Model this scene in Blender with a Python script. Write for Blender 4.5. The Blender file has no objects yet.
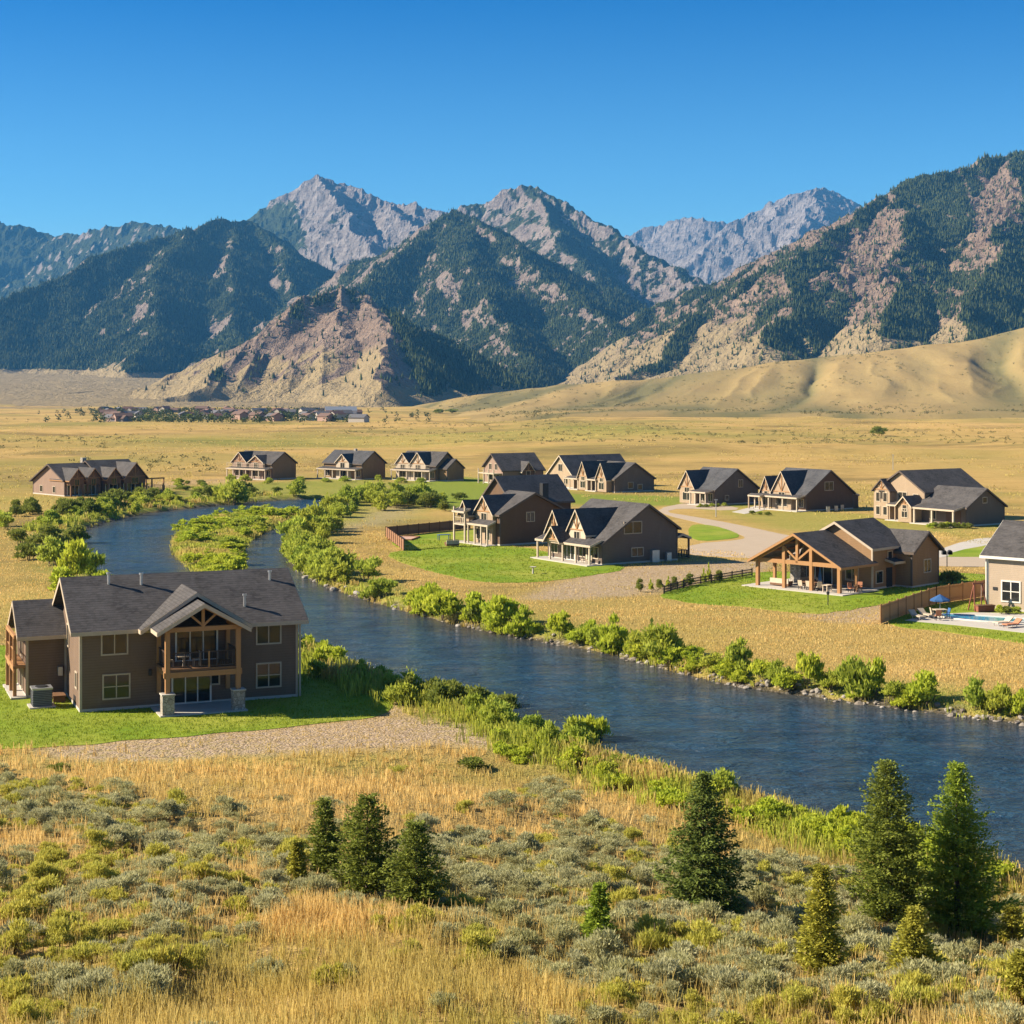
import bpy, math, random
import numpy as np
from mathutils import Vector, Matrix

sc = bpy.context.scene
COL = sc.collection
R = math.radians
random.seed(7)
RNG = np.random.default_rng(11)

# ------------------------------------------------------------------ camera, sky, sun, exposure
F = 1650.0            # focal length in pixels of a 1024 px frame
CX, YH = 512.0, 390.0 # principal column, row of the horizon
CAMZ = 21.4
cam = bpy.data.cameras.new('camera')
cam_o = bpy.data.objects.new('camera', cam); COL.objects.link(cam_o)
cam.sensor_width = 36.0
cam.lens = 36.0 * F / 1024.0
cam.shift_y = -(512.0 - YH) / 1024.0
cam_o.location = (0, 0, CAMZ)
cam_o.rotation_euler = (R(90), 0, 0)
cam.clip_start = 0.5
cam.clip_end = 80000
sc.camera = cam_o

SUN_EL, SUN_AZ = 31.0, -88.0      # elevation, bearing from +Y towards +X
wd = bpy.data.worlds.new('World'); sc.world = wd
wd.use_nodes = True
nt = wd.node_tree
bg = nt.nodes['Background']
sky = nt.nodes.new('ShaderNodeTexSky')
sky.sky_type = 'NISHITA'
sky.sun_disc = False
sky.sun_elevation = R(SUN_EL)
sky.sun_rotation = R(SUN_AZ)
sky.altitude = 1800
sky.air_density = 1.25
sky.dust_density = 0.35
sky.ozone_density = 4.5
tc = nt.nodes.new('ShaderNodeTexCoord')
sep = nt.nodes.new('ShaderNodeSeparateXYZ'); nt.links.new(tc.outputs['Generated'], sep.inputs[0])
sr = nt.nodes.new('ShaderNodeValToRGB')          # clear mountain air: the blue deepens quickly above the horizon; paler overhead, added as warmer fill light
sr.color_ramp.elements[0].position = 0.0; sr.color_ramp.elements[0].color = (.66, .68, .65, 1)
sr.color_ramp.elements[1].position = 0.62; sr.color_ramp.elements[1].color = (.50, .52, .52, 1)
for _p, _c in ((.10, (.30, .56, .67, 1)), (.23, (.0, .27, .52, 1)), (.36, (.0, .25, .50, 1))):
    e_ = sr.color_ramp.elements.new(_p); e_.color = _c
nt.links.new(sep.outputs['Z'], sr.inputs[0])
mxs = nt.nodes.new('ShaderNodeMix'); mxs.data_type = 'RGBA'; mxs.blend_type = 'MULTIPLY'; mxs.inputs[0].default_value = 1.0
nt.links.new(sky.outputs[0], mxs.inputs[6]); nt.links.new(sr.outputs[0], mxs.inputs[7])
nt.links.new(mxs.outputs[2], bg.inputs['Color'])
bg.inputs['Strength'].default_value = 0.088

sun = bpy.data.lights.new('sun', 'SUN')
sun.energy = 5.0
sun.angle = R(0.55)
sun.color = (1.0, 0.88, 0.70)
sun_o = bpy.data.objects.new('sun', sun); COL.objects.link(sun_o)
_a, _e = R(SUN_AZ), R(SUN_EL)
sd = Vector((math.sin(_a) * math.cos(_e), math.cos(_a) * math.cos(_e), math.sin(_e)))
sun_o.rotation_euler = sd.to_track_quat('Z', 'Y').to_euler()
sun_o.location = sd * 300

sc.view_settings.view_transform = 'Standard'
sc.view_settings.look = 'None'
sc.view_settings.exposure = 1.33
sc.view_settings.gamma = 1.0
sc.view_settings.use_curve_mapping = False
sc.cycles.max_bounces = 6
sc.cycles.diffuse_bounces = 2
sc.cycles.glossy_bounces = 3
sc.cycles.transmission_bounces = 3
sc.cycles.volume_bounces = 0
sc.cycles.transparent_max_bounces = 6
sc.cycles.use_denoising = True

# ------------------------------------------------------------------ helpers: placing
def P(px, py, z=0.0):
    d = (CAMZ - z) * F / (py - YH)
    return ((px - CX) * d / F, d)

def PD(px, py, d):
    return ((px - CX) * d / F, d, CAMZ - (py - YH) * d / F)

# ------------------------------------------------------------------ helpers: noise in numpy
_perm = np.random.default_rng(5).random((256, 256))
def vnoise(x, y):
    xi = np.floor(x).astype(np.int64); yi = np.floor(y).astype(np.int64)
    fx = x - xi; fy = y - yi
    fx = fx * fx * fx * (fx * (fx * 6 - 15) + 10); fy = fy * fy * fy * (fy * (fy * 6 - 15) + 10)
    x0 = xi & 255; x1 = (xi + 1) & 255; y0 = yi & 255; y1 = (yi + 1) & 255
    a = _perm[x0, y0]; b = _perm[x1, y0]; c = _perm[x0, y1]; d = _perm[x1, y1]
    return (a + (b - a) * fx) * (1 - fy) + (c + (d - c) * fx) * fy

def fbm(x, y, octv=4, gain=0.5):
    s = 0.0; a = 1.0; t = 0.0
    for k in range(octv):
        s = s + a * vnoise(x * 2 ** k + 17.3 * k, y * 2 ** k + 9.1 * k); t += a; a *= gain
    return s / t

def ridged(x, y, octv=4, gain=0.55):
    s = 0.0; a = 1.0; t = 0.0
    for k in range(octv):
        n = 1 - np.abs(2 * vnoise(x * 2 ** k + 31.7 * k, y * 2 ** k + 5.9 * k) - 1)
        s = s + a * n * n; t += a; a *= gain
    return s / t

def sstep(a, b, x):
    t = np.clip((x - a) / (b - a), 0, 1)
    return t * t * (3 - 2 * t)

def poly_sdf(x, y, poly):
    """signed distance, negative inside"""
    x = np.asarray(x, float); y = np.asarray(y, float)
    best = np.full(x.shape, 1e18); inside = np.zeros(x.shape, bool)
    n = len(poly)
    for i in range(n):
        ax, ay = poly[i]; bx, by = poly[(i + 1) % n]
        ex, ey = bx - ax, by - ay
        L = ex * ex + ey * ey + 1e-12
        t = np.clip(((x - ax) * ex + (y - ay) * ey) / L, 0, 1)
        dx = x - ax - t * ex; dy = y - ay - t * ey
        best = np.minimum(best, dx * dx + dy * dy)
        c = ((ay > y) != (by > y)) & (x < (bx - ax) * (y - ay) / (by - ay + 1e-12) + ax)
        inside ^= c
    d = np.sqrt(best)
    return np.where(inside, -d, d)

def chaikin(pts, n=2, closed=True):
    for _ in range(n):
        q = []
        m = len(pts)
        for i in range(m if closed else m - 1):
            a = pts[i]; b = pts[(i + 1) % m]
            q.append(tuple(a[k] * .75 + b[k] * .25 for k in range(len(a))))
            q.append(tuple(a[k] * .25 + b[k] * .75 for k in range(len(a))))
        if not closed: q = [pts[0]] + q + [pts[-1]]
        pts = q
    return pts

# ------------------------------------------------------------------ helpers: objects
def tag(o, label=None, cat=None, group=None, kind=None):
    if label: o['label'] = label
    if cat: o['category'] = cat
    if group: o['group'] = group
    if kind: o['kind'] = kind
    return o

def link(name, me, parent=None, mats=()):
    o = bpy.data.objects.new(name, me); COL.objects.link(o)
    for m in mats: me.materials.append(m)
    if parent: o.parent = parent
    return o

def empty(name, loc, rz=0):
    o = bpy.data.objects.new(name, None); COL.objects.link(o)
    o.location = loc; o.rotation_euler = (0, 0, rz); o.empty_display_size = 0.3
    return o

def np_mesh(name, V, Fc, mat_idx=None, attrs=None, smooth=False):
    """mesh from numpy: V (n,3), Fc (m,k) with constant k"""
    V = np.asarray(V, np.float32); Fc = np.asarray(Fc, np.int32)
    me = bpy.data.meshes.new(name)
    me.vertices.add(len(V)); me.vertices.foreach_set('co', V.ravel())
    m, k = Fc.shape
    me.loops.add(m * k); me.loops.foreach_set('vertex_index', Fc.ravel())
    me.polygons.add(m); me.polygons.foreach_set('loop_start', np.arange(0, m * k, k, dtype=np.int32))
    if mat_idx is not None: me.polygons.foreach_set('material_index', np.asarray(mat_idx, np.int32))
    me.polygons.foreach_set('use_smooth', np.full(m, smooth, bool))
    me.update(calc_edges=True)
    for an, av in (attrs or {}).items():
        av = np.asarray(av, np.float32)
        if av.ndim == 1:
            a = me.attributes.new(an, 'FLOAT', 'POINT'); a.data.foreach_set('value', av)
        else:
            a = me.attributes.new(an, 'FLOAT_COLOR', 'POINT')
            if av.shape[1] == 3: av = np.concatenate([av, np.ones((len(av), 1), np.float32)], 1)
            a.data.foreach_set('color', av.ravel())
    me.validate()
    return me

# ------------------------------------------------------------------ helpers: materials
class NT:
    def __init__(s, name):
        s.m = bpy.data.materials.new(name); s.m.use_nodes = True
        s.t = s.m.node_tree; s.b = s.t.nodes['Principled BSDF']
        s.co = None
    def n(s, typ, **kw):
        nd = s.t.nodes.new('ShaderNode' + typ)
        for k, v in kw.items(): setattr(nd, k, v)
        return nd
    def put(s, sock, v):
        if hasattr(v, 'is_linked') or hasattr(v, 'links'): s.t.links.new(v, sock)
        else:
            if isinstance(v, tuple) and len(v) == 3 and len(sock.default_value) == 4: v = v + (1,)
            sock.default_value = v
    def obj(s, scale=None, rot=None):
        if s.co is None: s.co = s.n('TexCoord').outputs['Object']
        if scale is None: return s.co
        mp = s.n('Mapping'); s.put(mp.inputs[0], s.co); mp.inputs['Scale'].default_value = scale
        if rot: mp.inputs['Rotation'].default_value = rot
        return mp.outputs[0]
    def noise(s, scale, detail=4, rough=.6, co=None, dist=0):
        nd = s.n('TexNoise'); s.put(nd.inputs['Vector'], co if co is not None else s.obj())
        nd.inputs['Scale'].default_value = scale; nd.inputs['Detail'].default_value = detail
        nd.inputs['Roughness'].default_value = rough; nd.inputs['Distortion'].default_value = dist
        return nd.outputs[0]
    def voro(s, scale, co=None, feature='F1', out='Distance'):
        nd = s.n('TexVoronoi'); nd.feature = feature
        s.put(nd.inputs['Vector'], co if co is not None else s.obj()); nd.inputs['Scale'].default_value = scale
        return nd.outputs[out]
    def wave(s, scale, co=None, direction='Z', dist=0, profile='SAW'):
        nd = s.n('TexWave'); nd.bands_direction = direction; nd.wave_profile = profile
        s.put(nd.inputs['Vector'], co if co is not None else s.obj()); nd.inputs['Scale'].default_value = scale
        nd.inputs['Distortion'].default_value = dist
        return nd.outputs['Fac']
    def attr(s, name, col=False):
        nd = s.n('Attribute'); nd.attribute_name = name
        return nd.outputs['Color' if col else 'Fac']
    def ramp(s, fac, stops, interp='LINEAR'):
        nd = s.n('ValToRGB'); cr = nd.color_ramp; cr.interpolation = interp
        while len(cr.elements) < len(stops): cr.elements.new(.5)
        for e, (p, c) in zip(cr.elements, stops):
            e.position = p
            e.color = (c, c, c, 1) if isinstance(c, (int, float)) else tuple(c) + (1,)
        s.put(nd.inputs[0], fac)
        return nd.outputs[0]
    def mix(s, fac, a, b, mode='MIX'):
        nd = s.n('Mix'); nd.data_type = 'RGBA'; nd.blend_type = mode
        s.put(nd.inputs[0], fac); s.put(nd.inputs[6], a); s.put(nd.inputs[7], b)
        return nd.outputs[2]
    def math(s, op, a, b=0.0, c=None):
        nd = s.n('Math'); nd.operation = op
        s.put(nd.inputs[0], a); s.put(nd.inputs[1], b)
        if c is not None: s.put(nd.inputs[2], c)
        return nd.outputs[0]
    def rnd(s):
        return s.n('ObjectInfo').outputs['Random']
    def bump(s, h, strength=.5, dist=.05, nrm=None):
        nd = s.n('Bump'); s.put(nd.inputs['Height'], h)
        nd.inputs['Strength'].default_value = strength; nd.inputs['Distance'].default_value = dist
        if nrm is not None: s.put(nd.inputs['Normal'], nrm)
        return nd.outputs[0]
    def out(s, color, rough=.8, normal=None, spec=.25, metal=0.0):
        s.put(s.b.inputs['Base Color'], color); s.put(s.b.inputs['Roughness'], rough)
        s.put(s.b.inputs['Specular IOR Level'], spec); s.put(s.b.inputs['Metallic'], metal)
        if normal is not None: s.put(s.b.inputs['Normal'], normal)
        return s.m
    def leaf(s, color, trans=.3, rough=.7):
        """diffuse leaf with some light coming through"""
        s.put(s.b.inputs['Base Color'], color); s.put(s.b.inputs['Roughness'], rough)
        s.b.inputs['Specular IOR Level'].default_value = .15
        tr = s.n('BsdfTranslucent'); s.put(tr.inputs[0], color)
        mx = s.n('MixShader'); mx.inputs[0].default_value = trans
        s.t.links.new(s.b.outputs[0], mx.inputs[1]); s.t.links.new(tr.outputs[0], mx.inputs[2])
        s.t.links.new(mx.outputs[0], s.t.nodes['Material Output'].inputs['Surface'])
        return s.m

# ------------------------------------------------------------------ the river and the lie of the land
WZ = -0.75
def Pw(p): return P(p[0], p[1], WZ)
RIVER = [(1400, 1010), (1200, 940), (1024, 880), (1000, 868), (850, 833), (760, 802), (680, 782), (600, 757), (530, 732), (490, 710), (420, 694),
         (350, 668), (297, 644), (270, 633), (200, 615), (130, 598), (104, 582), (97, 565), (85, 552), (76, 541), (88, 530), (130, 517), (180, 510),
         (220, 506), (280, 500.5), (320, 499), (346, 503), (338, 511), (318, 521), (300, 532), (281, 546), (288, 565), (308, 583), (340, 595), (400, 613),
         (470, 631), (540, 643), (620, 659), (700, 683), (800, 698), (900, 711), (1024, 727), (1200, 748), (1400, 768)]
RIVER = chaikin([Pw(p) for p in RIVER], 2)
ISLAND = [(164, 549), (170, 535), (193, 524), (220, 516), (260, 513), (300, 512), (303, 518), (270, 532), (249, 547), (250, 562), (252, 574), (235, 584), (200, 580), (178, 568)]
ISLAND = chaikin([Pw(p) for p in ISLAND], 2)

_d0x = [-600, 0, 300, 500, 600, 700, 850, 1024, 1300, 1700]
_d0y = [97, 97, 95, 91.5, 88, 83.5, 75, 68.5, 58, 50]
def land(x, y, full=False):
    """height of the ground at world x, y (numpy)"""
    x = np.asarray(x, float); y = np.asarray(y, float)
    w = poly_sdf(x, y, RIVER)
    i = poly_sdf(x, y, ISLAND)
    sd_ = np.maximum(w, -i)                # <0 in water
    far = sstep(0, 1, np.clip((y - 330) / 300, 0, 1))
    z = (fbm(x * .02 + 3, y * .02, 3) - .5) * 3.0 * far
    yc = np.maximum(y, 33.0)
    px = np.clip(CX + F * x / yc, -500, 1350)
    D0 = np.interp(px, _d0x, _d0y)
    t = np.clip((D0 - yc) / (D0 - 33.0), 0, 1)
    hill = 8.7 * t ** 1.25 + np.clip(33.0 - y, 0, 40) * .17
    hill = hill + sstep(.06, .3, t) * ((fbm(x * .11, y * .11, 3) - .5) * 1.5 + (fbm(x * .45, y * .45, 2) - .5) * .35)
    plat = np.where(i < 0, -.3, 0.0)
    jag = (fbm(x * .35, y * .35, 3) - .5) * 2.2
    bank = sstep(-0.2, 3.0, sd_ + jag * .5)
    zb = (WZ - .25) + (plat - (WZ - .25)) * bank
    zb = np.where(sd_ < -.2, WZ - .25 - np.clip(-sd_ - .2, 0, 4) * .25, zb)
    zz = zb + np.where(sd_ > 0, np.where(i < 0, 0, hill), 0) * sstep(0, 3, sd_) + z * sstep(5, 60, sd_)
    # small steps in the far plain
    rise = sstep(430, 900, y) * 1.0
    step = sstep(0, 1, (y - (520 + 40 * np.sin(x * .012) - 0.12 * x)) / 14.0) * sstep(-40, 60, x) * 1.7
    zz = zz + (rise * 0 + step) * sstep(10, 60, sd_)
    if full: return zz, sd_, i, t
    return zz

def hit(px, py):
    """the point of the ground that the line of sight through a pixel meets first"""
    d = np.geomspace(20, 1500, 3000)
    z = CAMZ - (py - YH) * d / F
    g = land((px - CX) * d / F, d)
    k = int(np.argmax(g > z)) if (g > z).any() else len(d) - 1
    return ((px - CX) * d[k] / F, d[k], float(g[k]))

# ------------------------------------------------------------------ ground sheet
def polar(cols, rows):
    cc, rr = np.meshgrid(cols, rows)
    return (cc - CX) * rr / F, rr

def grid_faces(nr, nc):
    a = (np.arange(nr - 1)[:, None] * nc + np.arange(nc - 1)[None, :])
    return np.stack([a, a + 1, a + nc + 1, a + nc], -1).reshape(-1, 4)

_rows = np.concatenate([np.geomspace(8, 30, 30)[:-1], np.geomspace(30, 70, 170)[:-1], np.geomspace(70, 330, 560)[:-1], np.geomspace(330, 1250, 330)[:-1], np.geomspace(1250, 4200, 40)])
_cols = np.concatenate([np.arange(-1200, -60, 12.0), np.arange(-60, 1086, 2.0), np.arange(1088, 2300, 12.0)])
gx, gy = polar(_cols, _rows)
gz, gsd, gisl, ght = land(gx, gy, True)
gz = gz + 18 * sstep(1500, 4200, gy) * sstep(0, 1, (gy - 1500) / 2000)
gz = np.where(gy > 2600, gz - 30 * sstep(2600, 4200, gy), gz)
def soft(poly, feather, px=True):
    pw = chaikin([P(*p) for p in poly], 1) if px else poly
    xs = [p[0] for p in pw]; ys = [p[1] for p in pw]
    m = (gx > min(xs) - feather) & (gx < max(xs) + feather) & (gy > min(ys) - feather) & (gy < max(ys) + feather)
    o = np.zeros(gx.shape)
    if m.any():
        s = poly_sdf(gx[m], gy[m], pw) + (fbm(gx[m] * .25, gy[m] * .25, 3) - .5) * feather * 1.2
        o[m] = 1 - sstep(-feather, feather, s)
    return o

g_green = np.zeros(gx.shape)
for poly, fe, st in [
    ([(376, 489), (395, 482), (480, 476), (570, 490), (575, 500), (480, 512), (440, 510), (400, 505)], 7, 1.0),
    ([(545, 493), (600, 494), (700, 497), (700, 505), (640, 507), (560, 505)], 5, .9),
    ([(700, 508), (760, 509), (880, 514), (985, 527), (985, 540), (900, 530), (800, 532), (740, 522)], 5, .6),
    ([(680, 503), (740, 502), (760, 507), (700, 512)], 3, .9),
    ([(985, 522), (1060, 520), (1060, 532), (985, 532)], 4, .9),
    ([(160, 488), (240, 482), (380, 478), (400, 482), (400, 500), (300, 498), (180, 506)], 8, .75),
    ([(-60, 493), (60, 497), (110, 503), (60, 515), (-60, 510)], 6, .35),
    ([(325, 500), (420, 498), (440, 508), (400, 522), (340, 530), (310, 535)], 5, .6),
    ([(330, 640), (420, 690), (520, 735), (640, 775), (860, 850), (820, 855), (600, 780), (470, 735), (400, 705), (330, 670)], 4, .55),
    ([(-30, 745), (200, 742), (470, 757), (560, 770), (520, 790), (300, 775), (-30, 768)], 4, .35),
    ([(-60, 600), (60, 585), (110, 600), (100, 640), (-60, 640)], 6, .3),
    ([(60, 440), (380, 436), (620, 428), (760, 440), (500, 446), (200, 447)], 30, .45),
    ([(700, 455), (860, 452), (1060, 470), (1060, 480), (880, 462)], 20, .15),
]:
    g_green = np.maximum(g_green, soft(poly, fe) * st)
bankg = (1 - sstep(3, 10, gsd)) * sstep(.6, 2.0, gsd)
g_green = np.maximum(g_green, bankg * .75)
g_green = np.maximum(g_green, np.where((gisl < 0) & (gsd > .5), 1.0, 0))
g_stone = (1 - sstep(.8, 1.9, gsd + (fbm(gx * .6, gy * .6, 2) - .5) * 1.6))
g_dirt = np.zeros(gx.shape)
for poly, fe, st in [
    ([(20, 750), (90, 742), (200, 733), (330, 724), (400, 714), (450, 722), (500, 737), (560, 760), (530, 757), (450, 744), (380, 748), (240, 757), (90, 766)], 1.6, 1.0),
    ([(345, 690), (375, 688), (410, 708), (405, 722), (380, 712)], 1.2, .9),
    ([(540, 590), (570, 578), (640, 566), (700, 561), (772, 561), (772, 570), (735, 581), (690, 589), (640, 594), (575, 600), (520, 600)], 2.0, 1.0),
    ([(800, 616), (850, 607), (892, 601), (892, 614), (880, 624), (830, 622)], 1.5, .9),
    ([(380, 500), (420, 508), (400, 521), (340, 533), (330, 530), (370, 515)], 3, .6),
    ([(130, 484), (230, 478), (300, 474), (300, 477), (230, 482), (130, 490)], 4, .5),
]:
    g_dirt = np.maximum(g_dirt, soft(poly, fe) * st)
g_sage = sstep(.05, .25, ght)
ground_me = np_mesh('ground', np.stack([gx, gy, gz], -1).reshape(-1, 3), grid_faces(*gx.shape),
                    attrs={'green': g_green.ravel(), 'stone': g_stone.ravel(), 'dirt': g_dirt.ravel(), 'slope': g_sage.ravel()}, smooth=True)

N = NT('ground')
# stretched noise for the mown streaks of the far plain
s1 = N.noise(.0062, 7, .62, N.obj((1, 1.3, 1)), .6)
s2 = N.noise(.09, 4, .65, N.obj((1, 1.8, 1)))
s3 = N.noise(1.3, 4, .7)
s4 = N.noise(9.0, 3, .7)
gold = N.mix(N.ramp(s2, [(.3, 0), (.7, 1)]), (.44, .275, .085), (.55, .365, .135))
olive = N.mix(s2, (.25, .205, .055), (.34, .27, .075))
base = N.mix(N.ramp(s1, [(.38, 0), (.50, .3), (.62, 1)]), gold, olive)
s5 = N.noise(.016, 7, .72, N.obj((.7, .9, 1)), .5)
base = N.mix(N.math('MULTIPLY', N.ramp(s5, [(.50, 0), (.62, 1)]), .8), base, (.17, .125, .045))
s6 = N.noise(.010, 6, .7, N.obj((.6, .9, 1)), .5)
base = N.mix(N.math('MULTIPLY', N.ramp(s6, [(.52, 0), (.64, 1)]), .5), base, (.16, .17, .035))
base = N.mix(N.math('MULTIPLY', N.ramp(s3, [(.42, 0), (.75, 1)]), .55), base, (.23, .155, .05))
base = N.mix(N.math('MULTIPLY', N.ramp(s4, [(.5, 0), (.8, 1)]), .35), base, (.60, .44, .19))
gr = N.mix(s3, (.10, .165, .018), (.27, .30, .045))
gmask = N.math('MULTIPLY', N.attr('green'), N.math('ADD', N.ramp(s3, [(.25, .1), (.6, .9)]), N.math('MULTIPLY', N.attr('green'), .35)))
gmask.node.use_clamp = True
base = N.mix(gmask, base, gr)
soil = N.mix(N.ramp(s4, [(.3, 0), (.7, 1)]), (.20, .135, .055), (.36, .255, .11))
base = N.mix(N.math('MULTIPLY', N.attr('slope'), N.ramp(s3, [(.35, .75), (.7, .15)])), base, soil)
v = N.voro(5.5)
grav = N.mix(N.ramp(N.noise(5, 3, .7), [(.3, 0), (.7, 1)]), (.36, .265, .18), (.55, .43, .30))
grav = N.mix(N.ramp(v, [(.35, 0), (.8, 1)]), grav, (.27, .19, .125))
dm = N.math('MULTIPLY', N.attr('dirt'), N.ramp(N.noise(1.6, 5, .8), [(.34, .1), (.56, 1)]))
base = N.mix(dm, base, grav)
st = N.mix(N.ramp(N.voro(2.4, feature='F1', out='Color'), [(.2, 0), (.8, 1)]), (.16, .13, .10), (.42, .38, .33))
st = N.mix(N.ramp(N.voro(2.4), [(.0, 0), (.6, 1)]), st, (.07, .06, .04))
base = N.mix(N.attr('stone'), base, st)
hgt = N.mix(N.math('ADD', N.attr('dirt'), N.attr('stone')), s3, v)
b1 = N.bump(N.math('ADD', s4, N.math('MULTIPLY', s3, 2.2)), .8, .12)
ground_mat = N.out(base, .95, N.bump(v, .5, .12, b1), .05)
ground = link('ground', ground_me, None, [ground_mat]); ground['kind'] = 'structure'

# ------------------------------------------------------------------ river water
N = NT('river_water')
w1 = N.noise(.8, 5, .68, N.obj((.8, 2.0, 1), (0, 0, R(28))), .6)
w2 = N.noise(2.3, 3, .6, N.obj((1.0, 1.7, 1), (0, 0, R(28))), .2)
w3 = N.noise(.05, 3, .5)
w4 = N.noise(.16, 5, .7, N.obj((.5, 2.4, 1), (0, 0, R(32))), 1.0)
w6 = N.noise(.33, 4, .7, N.obj((.75, 1.25, 1), (0, 0, R(28))), .4)
wh = N.math('ADD', N.math('ADD', N.math('MULTIPLY', w1, 1.0), N.math('MULTIPLY', w2, .42)), N.math('MULTIPLY', w6, 1.5))
foam = N.ramp(N.noise(.5, 5, .75, N.obj((.8, 1.3, 1), (0, 0, R(28))), .6), [(.70, 0), (.78, 1)])
wcol = N.mix(N.ramp(w3, [(.35, 0), (.65, 1)]), (.008, .032, .068), (.017, .057, .108))
wcol = N.mix(N.ramp(w4, [(.45, 0), (.72, .75)]), wcol, (.004, .016, .034))
wcol = N.mix(N.math('MULTIPLY', N.ramp(w6, [(.40, 0), (.60, 1)]), .6), wcol, (.026, .085, .15))
wcol = N.mix(N.math('MULTIPLY', foam, .35), wcol, (.4, .45, .5))
wcol = N.mix(N.math('MULTIPLY', N.attr('shallow'), N.ramp(w3, [(.3, .5), (.7, 1)])), wcol, (.085, .066, .035))
wrough = N.ramp(w4, [(.35, .07), (.65, .24)])
N.b.inputs['IOR'].default_value = 1.33
water_mat = N.out(wcol, wrough, N.bump(wh, 1.0, .5), .5)
wx = np.linspace(-150, 330, 320); wy = np.linspace(45, 380, 300)
mx, my = np.meshgrid(wx, wy)
wsd = -np.maximum(poly_sdf(mx, my, RIVER), -poly_sdf(mx, my, ISLAND)) + (fbm(mx * .2, my * .2, 3) - .5) * 2
wo = link('river', np_mesh('river', np.stack([mx, my, np.full(mx.shape, WZ)], -1).reshape(-1, 3), grid_faces(*mx.shape), attrs={'shallow': (np.exp(-np.clip(wsd, 0, 50) / 2.2) * .85 + .25 * sstep(70, 130, mx + my * .0)).ravel()}, smooth=True), None, [water_mat])
wo['kind'] = 'structure'

# ------------------------------------------------------------------ lawns, roads, paving: thin sheets on flat ground
def sheet(name, poly, m, z=.03, rough=.35, smoothn=2, step=1.2, px=True):
    pw = chaikin([P(*p) for p in poly] if px else poly, smoothn)
    pts = []
    for i in range(len(pw)):
        a = np.array(pw[i]); b = np.array(pw[(i + 1) % len(pw)])
        k = max(1, int(np.linalg.norm(b - a) / step))
        for j in range(k): pts.append(a + (b - a) * j / k)
    pts = np.array(pts)
    if rough:
        pts[:, 0] += (fbm(pts[:, 0] * .9, pts[:, 1] * .9, 3) - .5) * 2 * rough
        pts[:, 1] += (fbm(pts[:, 0] * .9 + 40, pts[:, 1] * .9, 3) - .5) * 4 * rough
    me = bpy.data.meshes.new(name)
    me.from_pydata([(p[0], p[1], z) for p in pts] + [(p[0], p[1], z - .12) for p in pts], [],
                   [tuple(range(len(pts)))] + [(i, (i + 1) % len(pts), (i + 1) % len(pts) + len(pts), i + len(pts)) for i in range(len(pts))])
    me.validate()
    o = link(name, me, None, [m])
    o['kind'] = 'structure'
    if len(me.polygons) and me.polygons[0].normal.z < 0: me.flip_normals()
    return o

N = NT('lawn')
l1 = N.noise(.35, 4, .6); l2 = N.noise(7, 3, .7); l3 = N.noise(.09, 3, .5)
lc = N.mix(N.ramp(l1, [(.3, 0), (.7, 1)]), (.13, .205, .014), (.225, .295, .024))
lc = N.mix(N.math('MULTIPLY', N.ramp(l3, [(.42, 0), (.68, 1)]), .7), lc, (.36, .33, .06))
lc = N.mix(N.math('MULTIPLY', N.ramp(l2, [(.45, 0), (.8, 1)]), .5), lc, (.05, .12, .008))
lawn_mat = N.out(lc, .9, N.bump(l2, .8, .06), .08)
N = NT('asphalt')
a1 = N.noise(.4, 4, .6); a2 = N.noise(25, 2, .6)
ac = N.mix(a1, (.38, .30, .215), (.47, .375, .275))
asph = N.out(N.mix(N.math('MULTIPLY', a2, .3), ac, (.28, .22, .16)), .9, N.bump(a2, .2, .01), .1)
N = NT('concrete')
a1 = N.noise(.8, 4, .6); a2 = N.noise(18, 2, .6)
ac = N.mix(a1, (.40, .36, .31), (.52, .48, .42))
conc = N.out(ac, .85, N.bump(a2, .2, .01), .15)

sheet('lawn', [(-60, 640), (20, 648), (310, 650), (350, 668), (385, 686), (402, 712), (330, 724), (200, 735), (80, 745), (-60, 752)], lawn_mat)
sheet('lawn', [(383, 553), (430, 548), (520, 545), (560, 556), (640, 567), (585, 577), (530, 583), (480, 583), (430, 571), (398, 562)], lawn_mat)
sheet('lawn', [(386, 538), (470, 528), (520, 535), (520, 546), (440, 548), (402, 552)], lawn_mat)
sheet('lawn', [(650, 595), (700, 584), (760, 570), (860, 575), (985, 572), (1000, 584), (930, 596), (880, 605), (830, 614), (790, 613), (740, 606), (690, 604)], lawn_mat)
sheet('lawn', [(884, 626), (890, 612), (960, 600), (1100, 600), (1100, 662), (1040, 646), (950, 632)], lawn_mat)
sheet('lawn', [(688, 526), (700, 524), (720, 527), (742, 535), (735, 539), (690, 542)], lawn_mat, rough=.15)
sheet('lawn', [(930, 557), (945, 548), (985, 544), (1050, 548), (1050, 555), (985, 557)], lawn_mat, rough=.15)
road = sheet('road', [(690, 502), (740, 507), (735, 511), (680, 508), (664, 512), (690, 516), (735, 524), (790, 536), (860, 548), (1120, 556), (1120, 568), (900, 566), (800, 560), (700, 556), (684, 553), (690, 544), (742, 540), (746, 537), (735, 533), (700, 523), (668, 516), (655, 509)], asph, .02, .1, 1)
sheet('driveway', [(732, 512), (756, 506), (775, 508), (745, 514)], conc, .035, .05, 0)
sheet('driveway', [(930, 556), (950, 545), (985, 537), (1000, 540), (990, 545), (955, 551), (945, 558)], conc, .035, .05, 1)

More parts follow.
